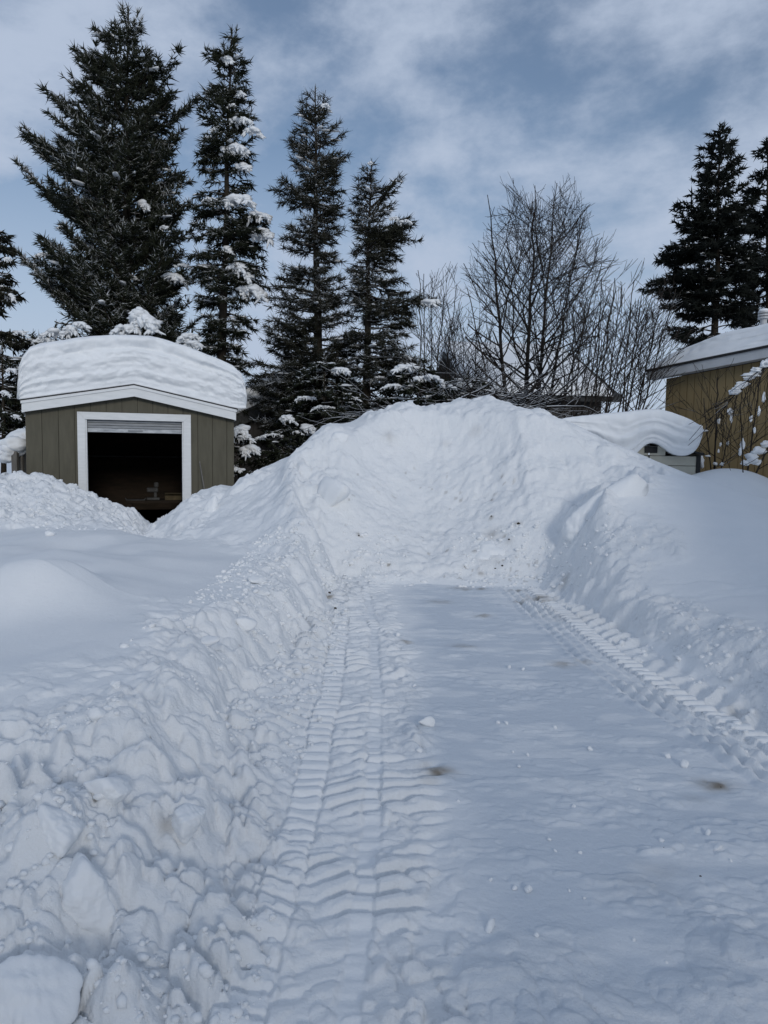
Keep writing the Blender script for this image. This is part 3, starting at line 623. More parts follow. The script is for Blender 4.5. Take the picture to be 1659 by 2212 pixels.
def on_plane(px, py, c, ang, off=0.0):
    d = ray(px, py); n = np.array([-math.sin(ang), math.cos(ang)]); t_ = ((np.array(c[:2])+n*off-Cv[:2])@n)/(d[:2]@n); p = Cv+d*t_
    return float((p[:2]-np.array(c[:2]))@np.array([math.cos(ang), math.sin(ang)])), float(p[2])
cb = np.array([(*on_plane(a, b, cp, CA, -0.2), on_plane(a, c, cp, CA, -0.2)[1]) for a, b, c in CB])
us = end_dense(cb[0, 0], cb[-1, 0], 130)
sm = lambda col: np.interp(us, cb[:, 0], cb[:, col])
def smooth1(v, n=5):
    k = np.ones(n)/n; return np.convolve(np.pad(v, n//2, 'edge'), k, 'valid')
zb1 = smooth1(sm(1)); zt1 = np.maximum(smooth1(sm(2)), zb1+0.02)
cap2 = snow_cap('roof_snow', us, zb1, zt1, 2.6, None, 431, 0.10, 0.035, 40, rise=0.05)
cap2.location = (cp[0]+cs*0.2, cp[1]-cc*0.2, 0); cap2.rotation_euler = (0, 0, CA)
adopt(cap2, cream)

# ------------------------------------------------------------------ mustard house
ya = at(1440, 800, 18.4); YA = math.atan2(-0.85, 0.53)      # wall runs from far left to near right
yd = np.array([math.cos(YA), math.sin(YA)])
LEN = 7.5
house = frame_obj('house', (ya[0], ya[1], 0.3), YA, 'mustard house with ribbed siding, pale fascia and deep roof snow', 'house')
def hloc(px, py): u_, z_ = on_plane(px, py, ya, YA); return u_, z_-0.3
u1, z1 = hloc(1659, 757); u0, z0 = 0.0, ya[2]-0.3
sl_ = (z1-z0)/(u1-u0)
hz_ = lambda u: z0+sl_*min(u, 6.0)
fw = 0.20
prism('wall', [(0, -0.5), (LEN, -0.5), (LEN, hz_(LEN)-fw), (6.0, hz_(6.0)-fw), (0, z0-fw)], 0.02, 0.18, M_YELLOW_D, house)
u = 0.0
while u < LEN:
    b = min(u+0.20, LEN); prism('siding_board', [(u+0.008, -0.5), (b-0.008, -0.5), (b-0.008, hz_(b)-fw-0.01), (u+0.008, hz_(u)-fw-0.01)], 0.0, 0.018, M_YELLOW, house); u += 0.20
prism('fascia', [(-0.35, hz_(0)-0.35*sl_-fw), (6.0, hz_(6)-fw), (6.0, hz_(6)), (-0.35, hz_(0)-0.35*sl_)], -0.30, -0.27, M_FASCIA, house)
prism('soffit', [(-0.35, hz_(0)-0.35*sl_-fw+0.01), (6.0, hz_(6)-fw+0.01), (6.0, hz_(6)-fw+0.03), (-0.35, hz_(0)-0.35*sl_-fw+0.03)], -0.27, 0.02, M_FASCIA, house)
prism('roof', [(-0.38, hz_(0)-0.38*sl_+0.002), (6.0, hz_(6)+0.002), (6.0, hz_(6)+0.05), (-0.38, hz_(0)-0.38*sl_+0.05)], -0.34, 9.0, M_SHINGLE, house)
prism('gable_end', [(0.02, -0.5), (0.18, -0.5), (0.18, hz_(0)-fw), (0.02, hz_(0)-fw)], 0.18, 8.8, M_YELLOW, house)
HC = [(1400, 800), (1412, 778), (1430, 764), (1455, 752), (1480, 742), (1510, 729), (1545, 715), (1580, 706), (1620, 699), (1659, 688), (1720, 668)]
hc = np.array([on_plane(a, b, ya, YA, -0.1) for a, b in HC]); us = end_dense(-0.45, 6.0, 120)
zt2 = np.interp(us, hc[:, 0], hc[:, 1])-0.3
zb2 = np.array([hz_(u_)+0.053 for u_ in us]); zt2 = np.maximum(np.maximum(zt2, zb2+0.02), np.minimum(zb2+0.75, zt2))
cap3 = snow_cap('roof_snow', us, zb2, zt2, 8.8, None, 461, 0.02, 0.035, 34, lean=0.5)
cap3.location = (ya[0]-(-math.sin(YA))*0.32, ya[1]-math.cos(YA)*0.32, 0.3); cap3.rotation_euler = (0, 0, YA)
adopt(cap3, house)
vp = at(1650, 688, 18.5)
vent = empty('roof_vent', (vp[0], vp[1], vp[2]-0.30)); vent.scale = (0.8, 0.8, 0.8); tag(vent, 'ribbed metal roof vent poking through the mustard house snow', 'vent')
def ringtube(name, r, z0_, z1_, mat, parent, k=20):
    prism_ = [(r*math.cos(2*math.pi*i/k), r*math.sin(2*math.pi*i/k)) for i in range(k)]
    v = [(a, b, z0_) for a, b in prism_]+[(a, b, z1_) for a, b in prism_]
    f = [tuple(range(k))[::-1], tuple(range(k, 2*k))]+[(i, (i+1) % k, k+(i+1) % k, k+i) for i in range(k)]
    return mesh_np(name, v, f, mat, parent)
ringtube('pipe', 0.10, 0, 0.44, M_METAL, vent)
for k in range(3): ringtube('cap_ring', 0.17, 0.36+0.085*k, 0.415+0.085*k, M_METAL, vent)
mesh_np('snow_top', *blob((0, 0, 0.585), (.17, .17, .10), 5, 2, 0.1), M_SNOW, vent, True)

# ------------------------------------------------------------------ dark ribbed building behind the shed
DA = math.radians(24); dp = at(505, 900, 19.5)
dark = frame_obj('outbuilding', (dp[0]-1.0, dp[1]-0.5, 0.3), DA, 'dark ribbed metal outbuilding behind the olive shed', 'building')
dpp = (dp[0]-1.0, dp[1]-0.5)
def dl(px, py): u_, z_ = on_plane(px, py, dpp, DA); return u_, z_-0.3
ua, za_ = dl(505, 900); ub, zb_ = dl(612, 850); ds = (zb_-za_)/(ub-ua)
dz = lambda u: za_+ds*(min(u, 2.7)-ua)-ds*max(0, u-2.7)
prism('wall', [(-1.5, -0.5), (7.5, -0.5), (7.5, dz(7.5)-0.3), (2.7, dz(2.7)-0.3), (-1.5, dz(-1.5)-0.3)], 0.03, 0.2, M_DARKWALL, dark)
u = -0.4
while u < 5.2:
    prism('rib', [(u, -0.5), (u+0.045, -0.5), (u+0.045, dz(u+0.045)-0.32), (u, dz(u)-0.32)], 0.0, 0.028, M_DARKWALL, dark); u += 0.12
prism('fascia', [(-1.9, dz(-1.9)-0.3), (2.7, dz(2.7)-0.3), (2.7, dz(2.7)), (-1.9, dz(-1.9))], -0.3, -0.26, M_ROOFD, dark)
prism('fascia', [(2.7, dz(2.7)-0.3), (8, dz(8)-0.3), (8, dz(8)), (2.7, dz(2.7))], -0.3, -0.26, M_ROOFD, dark)
prism('roof', [(-1.9, dz(-1.9)+0.002), (2.7, dz(2.7)+0.002), (8, dz(8)+0.002), (8, dz(8)+0.06), (2.7, dz(2.7)+0.06), (-1.9, dz(-1.9)+0.06)], -0.3, 7, M_ROOFD, dark)
us = end_dense(-2.0, 8.1, 80); zb3 = np.array([dz(u_)+0.062 for u_ in us]); zt3 = zb3+0.5*np.clip(1-np.abs((us-3.05)/5.05)**10, 0, 1)**0.4+0.02
cap4 = snow_cap('roof_snow', us, zb3, zt3, 7.0, None, 471, 0.05, 0.04, 24)
cap4.location = (dpp[0]+math.sin(DA)*0.3, dpp[1]-math.cos(DA)*0.3, 0.3); cap4.rotation_euler = (0, 0, DA)
adopt(cap4, dark)

# ------------------------------------------------------------------ low house beyond the bare tree
gp = at(985, 760, 30); far = frame_obj('far_house', (gp[0], gp[1], 0.3), 0.0, 'dark low house with snowy gable roof seen behind the bare tree', 'house')
gh = gp[2]-0.3; e_ = at(1235, 872, 30); gsl = (gp[2]-e_[2])/(e_[0]-gp[0]); hwf = e_[0]-gp[0]
prism('wall', [(-hwf+0.5, -0.5), (hwf-0.5, -0.5), (hwf-0.5, gh-gsl*(hwf-0.5)-0.25), (0, gh-0.25), (-hwf+0.5, gh-gsl*(hwf-0.5)-0.25)], 0, 4.4, M_DARKWALL, far)
for sgn in (-1, 1):
    prism('roof', [(0, gh-0.22), (sgn*hwf, gh-gsl*hwf-0.22), (sgn*hwf, gh-gsl*hwf), (0, gh)], -0.5, 4.9, M_ROOFD, far)
for w_ in (-2.4, 1.2):
    f__ = box('window', (w_, -0.06, 1.0), (w_+1.2, -0.002, 2.0), M_FASCIA, far); box('pane', (w_+0.06, -0.07, 1.06), (w_+1.14, -0.062, 1.94), M_BLACK, f__)
us = end_dense(-hwf-0.1, hwf+0.1, 70); zb4 = gh-gsl*np.abs(us)+0.003; zt4 = zb4+0.42*np.clip(1-np.abs(us/(hwf+0.1))**12, 0, 1)**0.4+0.02
cap5 = snow_cap('roof_snow', us, zb4, zt4, 5.0, None, 481, 0.03, 0.05, 20)
cap5.location = (gp[0], gp[1]-0.45, 0.3); adopt(cap5, far); far.rotation_euler = (0, 0, math.radians(-84))

# ------------------------------------------------------------------ unseen buildings added off camera to shade the lane and right field
hb = empty('shade_house', (5.0, -8.0, 0)); tag(hb, 'unseen white sided home added behind the photographer to shade the lane', 'house')
HX0, HX1, HD, HE, HP = -21.0, 9.0, 7.0, 2.7, 4.5
box('wall', (HX0, -HD, 0), (HX1, 0, HE), M_TRIM, hb)
prism('roof', [(HX0-0.4, HE-0.1), (HX1+0.4, HE-0.1), (HX1+0.4, HE+0.08), (HX0-0.4, HE+0.08)], -HD-0.5, 0.5, M_SHINGLE, hb)
rv = [(HX0-0.4, 0.5, HE+0.081), (HX1+0.4, 0.5, HE+0.081), (HX1+0.4, -HD-0.5, HE+0.081), (HX0-0.4, -HD-0.5, HE+0.081), (HX0-0.4, -HD/2, HP), (HX1+0.4, -HD/2, HP)]
ro = mesh_np('roof', rv, [(0, 1, 5, 4), (2, 3, 4, 5), (0, 4, 3), (1, 2, 5), (0, 3, 2, 1)], M_SNOW, hb)
for w_ in (-18.5, -14.0, -7.0):
    f__ = box('window', (w_, 0.002, 1.3), (w_+1.3, 0.06, 2.4), M_TRIM, hb); box('pane', (w_+0.07, 0.061, 1.37), (w_+1.23, 0.07, 2.33), M_BLACK, f__)
gb = empty('shade_garage', (8.1, 1.5, 0)); tag(gb, 'white sided garage added out of view to shade the right field', 'shade_garage')  # second unseen building, added to throw shade over the right field
box('wall', (-2.6, -4.2, 0), (3.8, 4.2, 2.8), M_TRIM, gb)
mesh_np('roof', [(-3, -4.5, 2.8), (4.2, -4.5, 2.8), (4.2, 4.5, 2.8), (-3, 4.5, 2.8), (0.6, -4.5, 5.6), (0.6, 4.5, 5.6)], [(0, 4, 5, 3), (1, 2, 5, 4), (0, 1, 4), (2, 3, 5), (0, 3, 2, 1)], M_SNOW, gb)
box('garage_door', (-2.66, -2.2, 0.1), (-2.602, 1.0, 2.3), M_DOOR, gb)
d__ = box('door', (-10.4, 0.002, 0.3), (-9.5, 0.05, 2.35), M_DOOR, hb); ringtube('handle', 0.03, 1.2, 1.26, M_METAL, d__).location = (-9.6, 0.08, 0)

# ------------------------------------------------------------------ conifers
def spruce(name, label, base_px, Y, z0, prof, nbr, elev, seed, needle, sl=0.17, sr=0.026, lat_step=0.10, shoot_step=0.085, trunk_r=0.16, lean=0.0, group=None,
           snow=(), leaders=1, droop=0.0, lat_len=0.42, depth_scale=0.9, low=None, spikes=(), hang=0.0, fill=0.68, tops=()):
    """prof: (py, px left, px right) outline surveyed at the trunk's depth; elev(t): rise of a branch, t=0 ground .. 1 tip"""
    g = np.random.default_rng(seed)
    pr = np.array(prof, float)
    zs = np.array([at(base_px, p, Y)[2] for p in pr[:, 0]]); xl = np.array([at(a, p, Y)[0] for p, a, b in pr]); xr_ = np.array([at(b, p, Y)[0] for p, a, b in pr])
    o_ = np.argsort(zs); zs = zs[o_]; xl = xl[o_]; xr_ = xr_[o_]
    bx = at(base_px, 960, Y)[0]; tipz = zs[-1]; tipx = 0.5*(xl[-1]+xr_[-1])
    cx = lambda z: bx+(tipx-bx)*np.clip((z-z0)/(tipz-z0), 0, 1)**1.2
    root = empty(name, (bx, Y, z0)); tag(root, label, 'tree', group); off = np.array([bx, Y, z0])
    # trunk
    tz = np.linspace(z0-0.3, tipz, 14); tp = np.stack([cx(tz)+0.02*np.sin(tz*1.3+seed), np.full(14, Y)+0.02*np.cos(tz), tz], 1); tr = trunk_r*(1-(tz-z0)/(tipz-z0)*0.96).clip(0.03, 1.05)
    tv, tf = seg_tubes(tp[:-1], tp[1:], tr[:-1], tr[1:], 8)
    mesh_np('trunk', tv-off, tf, M_BARK, root, True)
    zlow = zs[0] if low is None else low
    h = zlow+(tipz-0.15-zlow)*g.uniform(0, 1, nbr)**1.05
    az = (np.arange(nbr)*2.39996+g.uniform(-.4, .4, nbr))
    ca = np.cos(az); L_ = np.interp(h, zs, cx(zs)-xl); Rr = np.interp(h, zs, xr_-cx(zs)); mean = 0.5*(L_+Rr)*depth_scale
    w = np.abs(ca)**1.5; R = np.where(ca > 0, Rr, L_)*w+mean*(1-w)
    R = np.maximum(R*g.uniform(fill, 1.06, nbr), 0.10)
    hx = []; 
    for (sx1, sy1) in list(spikes)+[(a+0.35*wd*(1 if a > base_px else -1), b+hd*0.3) for a, b, wd, hd in snow]:
        p = at(sx1, sy1, Y); hx.append(p)
    if hx:
        hp = np.array(hx); dx = hp[:, 0]-cx(hp[:, 2]); h = np.concatenate([h, hp[:, 2]]); az = np.concatenate([az, np.where(dx > 0, 0.0, math.pi)+g.uniform(-.25, .25, len(dx))]); R = np.concatenate([R, np.abs(dx)])
    n = len(h); tt = np.clip((h-z0)/(tipz-z0), 0, 1); el = np.array([elev(t_) for t_ in tt])+g.uniform(-.08, .08, n)
    dirh = np.stack([np.cos(az), np.sin(az), np.zeros(n)], 1)
    zo = np.maximum(h-R*np.tan(el), z0+0.15); org = np.stack([cx(zo), np.full(n, Y), zo], 1)
    tip = np.stack([cx(h), np.full(n, Y), h], 1)+dirh*R[:, None]
    # curve
    K = 7; ts = np.linspace(0, 1, K)
    bow = (-droop*R)[:, None]*np.sin(ts*math.pi)[None]+(0.05*R)[:, None]*np.sin(ts[None]*5+g.uniform(0, 6, (n, 1)))
    C = org[:, None]+(tip-org)[:, None]*ts[None, :, None]; C[:, :, 2] += bow
    side = np.stack([-dirh[:, 1], dirh[:, 0], np.zeros(n)], 1); C += side[:, None]*((0.07*R)[:, None]*np.sin(ts[None]*4+g.uniform(0, 6, (n, 1))))[:, :, None]
    br = (0.012+0.011*R)[:, None]*(1-0.85*ts)[None]
    P0 = C[:, :-1].reshape(-1, 3); P1 = C[:, 1:].reshape(-1, 3)
    bv, bf = seg_tubes(P0, P1, br[:, :-1].ravel(), br[:, 1:].ravel(), 4)
    # side twigs
    cnt = np.maximum(3, (R/lat_step).astype(int)*2); bi = np.repeat(np.arange(n), cnt)
    t_ = g.uniform(0.12, 1.0, len(bi))**0.75
    fi = np.minimum((t_*(K-1)).astype(int), K-2); fr = t_*(K-1)-fi
    q = C[bi, fi]*(1-fr)[:, None]+C[bi, fi+1]*fr[:, None]; tang = C[bi, fi+1]-C[bi, fi]; tang /= np.linalg.norm(tang, axis=1, keepdims=True)+1e-9
    sd = np.where(g.uniform(size=len(bi)) < 0.5, 1.0, -1.0)
    ll_ = (0.10+lat_len*R[bi]*(1-t_)**0.8*g.uniform(0.4, 1, len(bi))).clip(0.08, 0.75)
    ld = tang*g.uniform(0.45, 1.0, (len(bi), 1))+side[bi]*(sd*g.uniform(0.5, 1.0, len(bi)))[:, None]+np.array([0, 0, 1.0])*(g.uniform(-0.35, 0.30, len(bi))-hang)[:, None]
    ld /= np.linalg.norm(ld, axis=1, keepdims=True)
    lv, lf = seg_tubes(q, q+ld*ll_[:, None], np.full(len(q), 0.0065), np.full(len(q), 0.003), 3)
    # needle shoots on the twigs
    c2 = np.maximum(2, (ll_/shoot_step).astype(int)*2+1); li = np.repeat(np.arange(len(q)), c2); u_ = g.uniform(0.05, 1, len(li))
    sp_ = q[li]+ld[li]*(ll_[li]*u_)[:, None]
    rd_ = g.normal(size=(len(li), 3))*np.array([0.55, 0.55, 0.5])+np.array([0, 0, -hang*0.8])
    sdv = ld[li]*0.9+rd_; Ls = sl*g.uniform(0.6, 1.25, len(li)); 
    sv, sf = spindles(sp_, sdv, Ls, sr*g.uniform(0.75, 1.25, len(li)))
    # leader shoots at the very top
    ex = [(sv, sf)]
    tl = [np.array([tipx, Y, tipz])]+[at(a, b, Y) for a, b in tops]
    for tp_ in tl:
        m = 60; uu = g.uniform(0, 1, m); b0 = np.array([cx(tp_[2]-0.8), Y, tp_[2]-0.8]); pp = b0+(tp_-b0)*uu[:, None]
        dd = g.normal(size=(m, 3))*0.7; dd[:, 2] = np.abs(dd[:, 2])+0.5
        ex.append(spindles(pp, dd, sl*g.uniform(.5, 1.1, m), np.full(m, sr*0.8)))
        lv2, lf2 = seg_tubes([b0], [tp_+np.array([0.02, 0, 0.12])], [0.018], [0.004], 4); bv, bf = merge([(bv, bf), (lv2, lf2)])
    cv, cf = merge(ex)
    cvv, cff = merge([(bv, bf), (lv, lf)])
    mesh_np('branches', cvv-off, cff, M_BARK, root)
    mesh_np('crown', cv-off, cf, needle, root)
    # snow: cushions lying on chosen branch ends
    prt = []
    for k, (sx1, sy1, wpx, hpx) in enumerate(snow):
        wpx *= 1.35 if seed == 5 else 1.12; hpx *= 1.35 if seed == 5 else 1.1
        p = at(sx1, sy1, Y-0.35); wm = wpx*(Y)/FPX*0.5; hm = hpx*Y/FPX*0.5
        sg_ = 1.0 if sx1 > base_px else -1.0; ax = np.array([sg_*0.92, -0.35, 0.0]); nb_ = int(wm/0.05)+5
        for j in range(nb_):
            s_ = -1+2*(j+g.uniform(0, 1))/nb_; arc = hm*(0.25-0.8*s_*s_*(1 if s_ > 0 else 0.35))
            c_ = p+ax*s_*wm*0.75+np.array([0, g.uniform(-.3, .2), 0])*wm+np.array([0, 0, arc+g.uniform(-.15, .15)*hm]); rr0 = hm*g.uniform(0.28, 0.52)*(1-0.4*s_*s_)
            prt.append(blob(c_, (rr0*g.uniform(1.1, 1.8), rr0*g.uniform(1.0, 1.4), rr0*0.8), seed*50+k*31+j, 2, 0.34, g.uniform(-.5, .5), 0.7, 0.2))
            for m_ in range(3):
                dv = ax*g.uniform(0.1, 1.0)+np.array([g.normal()*0.5, g.normal()*0.5-0.2, -g.uniform(0.25, 1.1)]); dv /= np.linalg.norm(dv); Lf = hm*g.uniform(0.35, 0.8); rf = hm*g.uniform(0.10, 0.2)
                iv, if_ = ico(1); t1 = np.cross(dv, [0, 0, 1.0]); t1 /= np.linalg.norm(t1)+1e-6; t2 = np.cross(dv, t1); iv2 = iv*(1+0.25*n3(iv, seed+k*7+j*3+m_, 2.0))[:, None]
                prt.append((c_+dv*Lf*0.6+iv2[:, :1]*dv*Lf+iv2[:, 1:2]*t1*rf+iv2[:, 2:]*t2*rf, if_))
    # and small caps scattered over the branches
    m = int(n*0.45); ids = g.choice(n, m, replace=False)
    for k, i_ in enumerate(ids):
        t0 = g.uniform(0.45, 0.95); j = int(t0*(K-1)); p = C[i_, j]; r0 = min(0.11, 0.035+0.035*R[i_])*g.uniform(0.5, 1.2)
        prt.append(blob(p+np.array([0, 0, 0.0]), (r0*3.2, r0*0.9, r0*0.55), seed*70+k, 2, 0.42, az[i_], 0.4, 0.2))
    if prt:
        v, f = merge(prt); tag(mesh_np('branch_snow', v-off, f, M_SNOW, root, True), kind='stuff')
    return root

GT = 'spruces in a row behind the shed'
P1 = [(15, 272, 280), (40, 258, 298), (75, 218, 306), (112, 170, 330), (150, 166, 385), (190, 135, 398), (230, 112, 405), (288, 130, 388), (318, 110, 378), (360, 92, 400), (400, 75, 408), (457, 118, 408), (483, 110, 408), (510, 80, 408), (546, 62, 412), (573, 70, 430), (614, 88, 430), (700, 85, 425), (780, 60, 430), (900, 70, 430)]
spruce('spruce_tree', 'largest broad dark spruce rising directly behind the olive shed', 268, 20.5, 0.5, P1, 310, lambda t: 0.55 if t > 0.3 else 0.2, 3, M_NEEDLE, sl=0.22, sr=0.019, shoot_step=0.056, trunk_r=0.24,
       snow=[(300, 270, 22, 30), (318, 318, 14, 30), (310, 445, 18, 30), (355, 492, 26, 14), (100, 552, 42, 20), (375, 600, 60, 34), (395, 575, 50, 14), (290, 600, 20, 14), (140, 490, 30, 10), (230, 560, 26, 12), (335, 150, 18, 16)],
       spikes=[(48, 285), (41, 362), (60, 500), (40, 548), (107, 206), (165, 112), (423, 203), (398, 130), (206, 62), (52, 292), (70, 300), (95, 315)], tops=[(262, 8), (300, 25), (308, 40)], droop=0.06)
P2 = [(62, 497, 503), (90, 480, 510), (140, 425, 535), (170, 425, 535), (210, 435, 548), (260, 400, 545), (290, 405, 565), (330, 420, 548), (380, 425, 562), (420, 410, 540), (470, 400, 585), (520, 405, 592), (560, 410, 570), (620, 415, 580), (680, 418, 565), (740, 425, 545), (800, 430, 545), (900, 430, 545)]
spruce('spruce_tree', 'narrow spruce with heavy snow cushions on its right side branches', 474, 19.2, 0.5, P2, 270, lambda t: 0.45 if t > 0.75 else (-0.12 if t > 0.3 else -0.25), 5, M_NEEDLE, sl=0.19, sr=0.0155, shoot_step=0.06, trunk_r=0.17,
       snow=[(490, 130, 18, 22), (520, 262, 50, 22), (545, 285, 36, 22), (505, 325, 60, 30), (525, 362, 34, 22), (515, 435, 70, 30), (560, 468, 46, 26), (565, 505, 44, 30), (490, 540, 20, 16), (515, 585, 46, 34), (545, 630, 50, 34), (470, 280, 24, 14), (455, 300, 26, 14), (520, 205, 24, 14), (500, 230, 20, 12), (450, 432, 22, 14)],
       droop=-0.05, tops=[(512, 62), (480, 95)], hang=0.12)
P3 = [(192, 676, 684), (215, 655, 705), (250, 640, 725), (290, 622, 745), (330, 625, 752), (380, 590, 748), (420, 590, 745), (470, 585, 740), (520, 595, 745), (560, 590, 745), (620, 585, 740), (680, 570, 755), (730, 550, 765), (770, 535, 775), (820, 530, 790), (880, 540, 800), (960, 540, 800)]
spruce('spruce_tree', 'tall sparse spruce with a forked top and fine drooping twigs', 688, 18.6, 0.5, P3, 300, lambda t: 0.6 if t > 0.8 else (0.15 if t > 0.35 else -0.15), 8, M_NEEDLE2, sl=0.19, sr=0.0100, trunk_r=0.17, lat_step=0.085, shoot_step=0.056,
       snow=[(703, 228, 16, 16), (735, 800, 26, 22), (640, 880, 34, 12), (690, 775, 20, 12)], droop=0.05, tops=[(702, 205)], hang=0.05, lat_len=0.36)
P4 = [(352, 793, 810), (375, 775, 825), (410, 765, 840), (440, 755, 862), (480, 760, 890), (520, 765, 900), (580, 760, 900), (640, 750, 905), (700, 755, 905), (750, 760, 915), (800, 770, 930), (850, 780, 950), (950, 790, 930)]
spruce('spruce_tree', 'shorter spruce with a side leader and bent snowy lower boughs', 787, 18.0, 0.5, P4, 235, lambda t: 0.5 if t > 0.8 else (0.05 if t > 0.35 else -0.3), 9, M_NEEDLE2, sl=0.18, sr=0.0105, trunk_r=0.15, lat_step=0.085, shoot_step=0.058,
       snow=[(873, 480, 34, 18), (850, 472, 24, 14), (925, 655, 36, 24), (800, 352, 16, 8), (885, 795, 60, 34), (920, 815, 60, 26), (960, 832, 40, 22), (815, 822, 60, 26), (850, 840, 50, 20), (870, 770, 40, 16), (940, 650, 20, 16)],
       tops=[(868, 380), (858, 392), (846, 405)], spikes=[(868, 385), (862, 400), (905, 520), (985, 825), (960, 820), (905, 840), (940, 650), (890, 470)], hang=0.08, lat_len=0.36)
P5 = [(470, -40, -10), (520, -60, 22), (560, -70, 30), (610, -80, 30), (650, -90, 60), (700, -90, 85), (760, -90, 75), (820, -90, 60), (950, -90, 58)]
spruce('cedar_tree', 'drooping snow flecked cedar standing left of the olive shed', -28, 17.6, 0.5, P5, 120, lambda t: -0.1, 12, M_NEEDLE2, sl=0.17, sr=0.024, trunk_r=0.16, hang=0.3,
       snow=[(20, 640, 34, 22), (45, 720, 40, 14), (30, 790, 30, 16), (60, 770, 26, 14), (15, 560, 20, 14)])
P6 = [(268, 1553, 1559), (300, 1525, 1590), (340, 1500, 1600), (380, 1490, 1598), (420, 1478, 1610), (460, 1455, 1625), (500, 1470, 1625), (540, 1430, 1630), (600, 1410, 1640), (640, 1430, 1640), (690, 1440, 1640), (750, 1440, 1640)]
spruce('spruce_tree', 'black silhouetted spruce behind the mustard house, left of a pair', 1540, 29.0, 0.5, P6, 210, lambda t: 0.45 if t > 0.75 else -0.05, 15, M_NEEDLE3, sl=0.25, sr=0.030, lat_step=0.12, shoot_step=0.085, trunk_r=0.24,
       spikes=[(1450, 462), (1422, 555), (1388, 618), (1475, 488), (1395, 612)], group='spruces behind the mustard house', hang=0.1, tops=[(1578, 280)])
P7 = [(300, 1650, 1665), (340, 1630, 1700), (400, 1610, 1720), (460, 1600, 1730), (540, 1590, 1740), (620, 1580, 1740), (750, 1580, 1740)]
spruce('spruce_tree', 'black silhouetted spruce behind the mustard house, right of a pair', 1662, 30.0, 0.5, P7, 150, lambda t: 0.4 if t > 0.7 else -0.05, 16, M_NEEDLE3, sl=0.25, sr=0.030, lat_step=0.12, shoot_step=0.085, trunk_r=0.24, group='spruces behind the mustard house', hang=0.1)
# small snow-loaded spruces round the shed
def loaded_spruce(label, base_px, Y, top_py, wpx, seed, snow, bot=990):
    pr = [(top_py, base_px-4, base_px+4), (top_py+30, base_px-wpx*0.3, base_px+wpx*0.3), (top_py+90, base_px-wpx*0.5, base_px+wpx*0.5), (bot, base_px-wpx*0.55, base_px+wpx*0.55)]
    return spruce('small_spruce', label, base_px, Y, 0.4, pr, 46, lambda t: -0.2, seed, M_NEEDLE, sl=0.15, sr=0.022, trunk_r=0.08, hang=0.2, snow=snow, group='small snow loaded spruces round the shed')
loaded_spruce('small spruce bowed under a tall snow bonnet just behind the shed roof', 300, 18.0, 672, 90, 21, [(308, 690, 56, 50), (275, 712, 62, 34), (255, 722, 40, 18), (322, 700, 34, 46), (300, 672, 30, 24)])
loaded_spruce('small spruce with sausage-like snow rolls behind the shed roof eave', 120, 18.0, 700, 100, 22, [(120, 720, 60, 30), (95, 735, 44, 26), (150, 712, 30, 26), (175, 702, 40, 26), (75, 760, 30, 24)])
loaded_spruce('small drooping spruce with snow fingers at the shed right corner', 520, 16.6, 918, 60, 23, [(516, 930, 40, 36), (530, 945, 40, 22), (545, 970, 26, 34), (528, 975, 20, 30), (512, 1015, 30, 20)], 1030)
loaded_spruce('small spruce with snow patches between the shed and the tall narrow spruce', 415, 18.3, 715, 90, 24, [(410, 728, 44, 24), (420, 745, 50, 26), (395, 735, 30, 20)])
loaded_spruce('small snow draped spruce in front of the dark outbuilding', 610, 17.2, 900, 130, 25, [(590, 940, 60, 14), (640, 935, 40, 14), (620, 905, 44, 26), (665, 925, 26, 30), (560, 948, 40, 12)], 1010)

loaded_spruce('low dark spreading spruce with snowy boughs behind the pile crest', 905, 17.0, 775, 190, 26, [(880, 795, 70, 26), (925, 818, 80, 24), (850, 835, 60, 18), (965, 835, 50, 18)], 930)
loaded_spruce('low dark spruce between the shorter spruce and the bare tree', 1010, 17.6, 800, 150, 27, [(1000, 830, 50, 14), (1050, 845, 40, 12)], 930)
loaded_spruce('low dark snowy spruce at the feet of the tall sparse spruce', 700, 17.3, 770, 200, 28, [(735, 800, 50, 22), (660, 860, 50, 16), (700, 880, 60, 14), (760, 860, 44, 14)], 960)
loaded_spruce('snowy young spruce at the left end of the olive shed', 70, 18.6, 720, 130, 29, [(60, 770, 40, 20), (85, 745, 34, 18), (45, 820, 40, 18), (30, 860, 30, 16)], 960)
loaded_spruce('snow flecked young spruce beyond the posts', 5, 17.0, 740, 120, 30, [(25, 800, 30, 16), (10, 850, 30, 16), (35, 900, 26, 14)], 980)
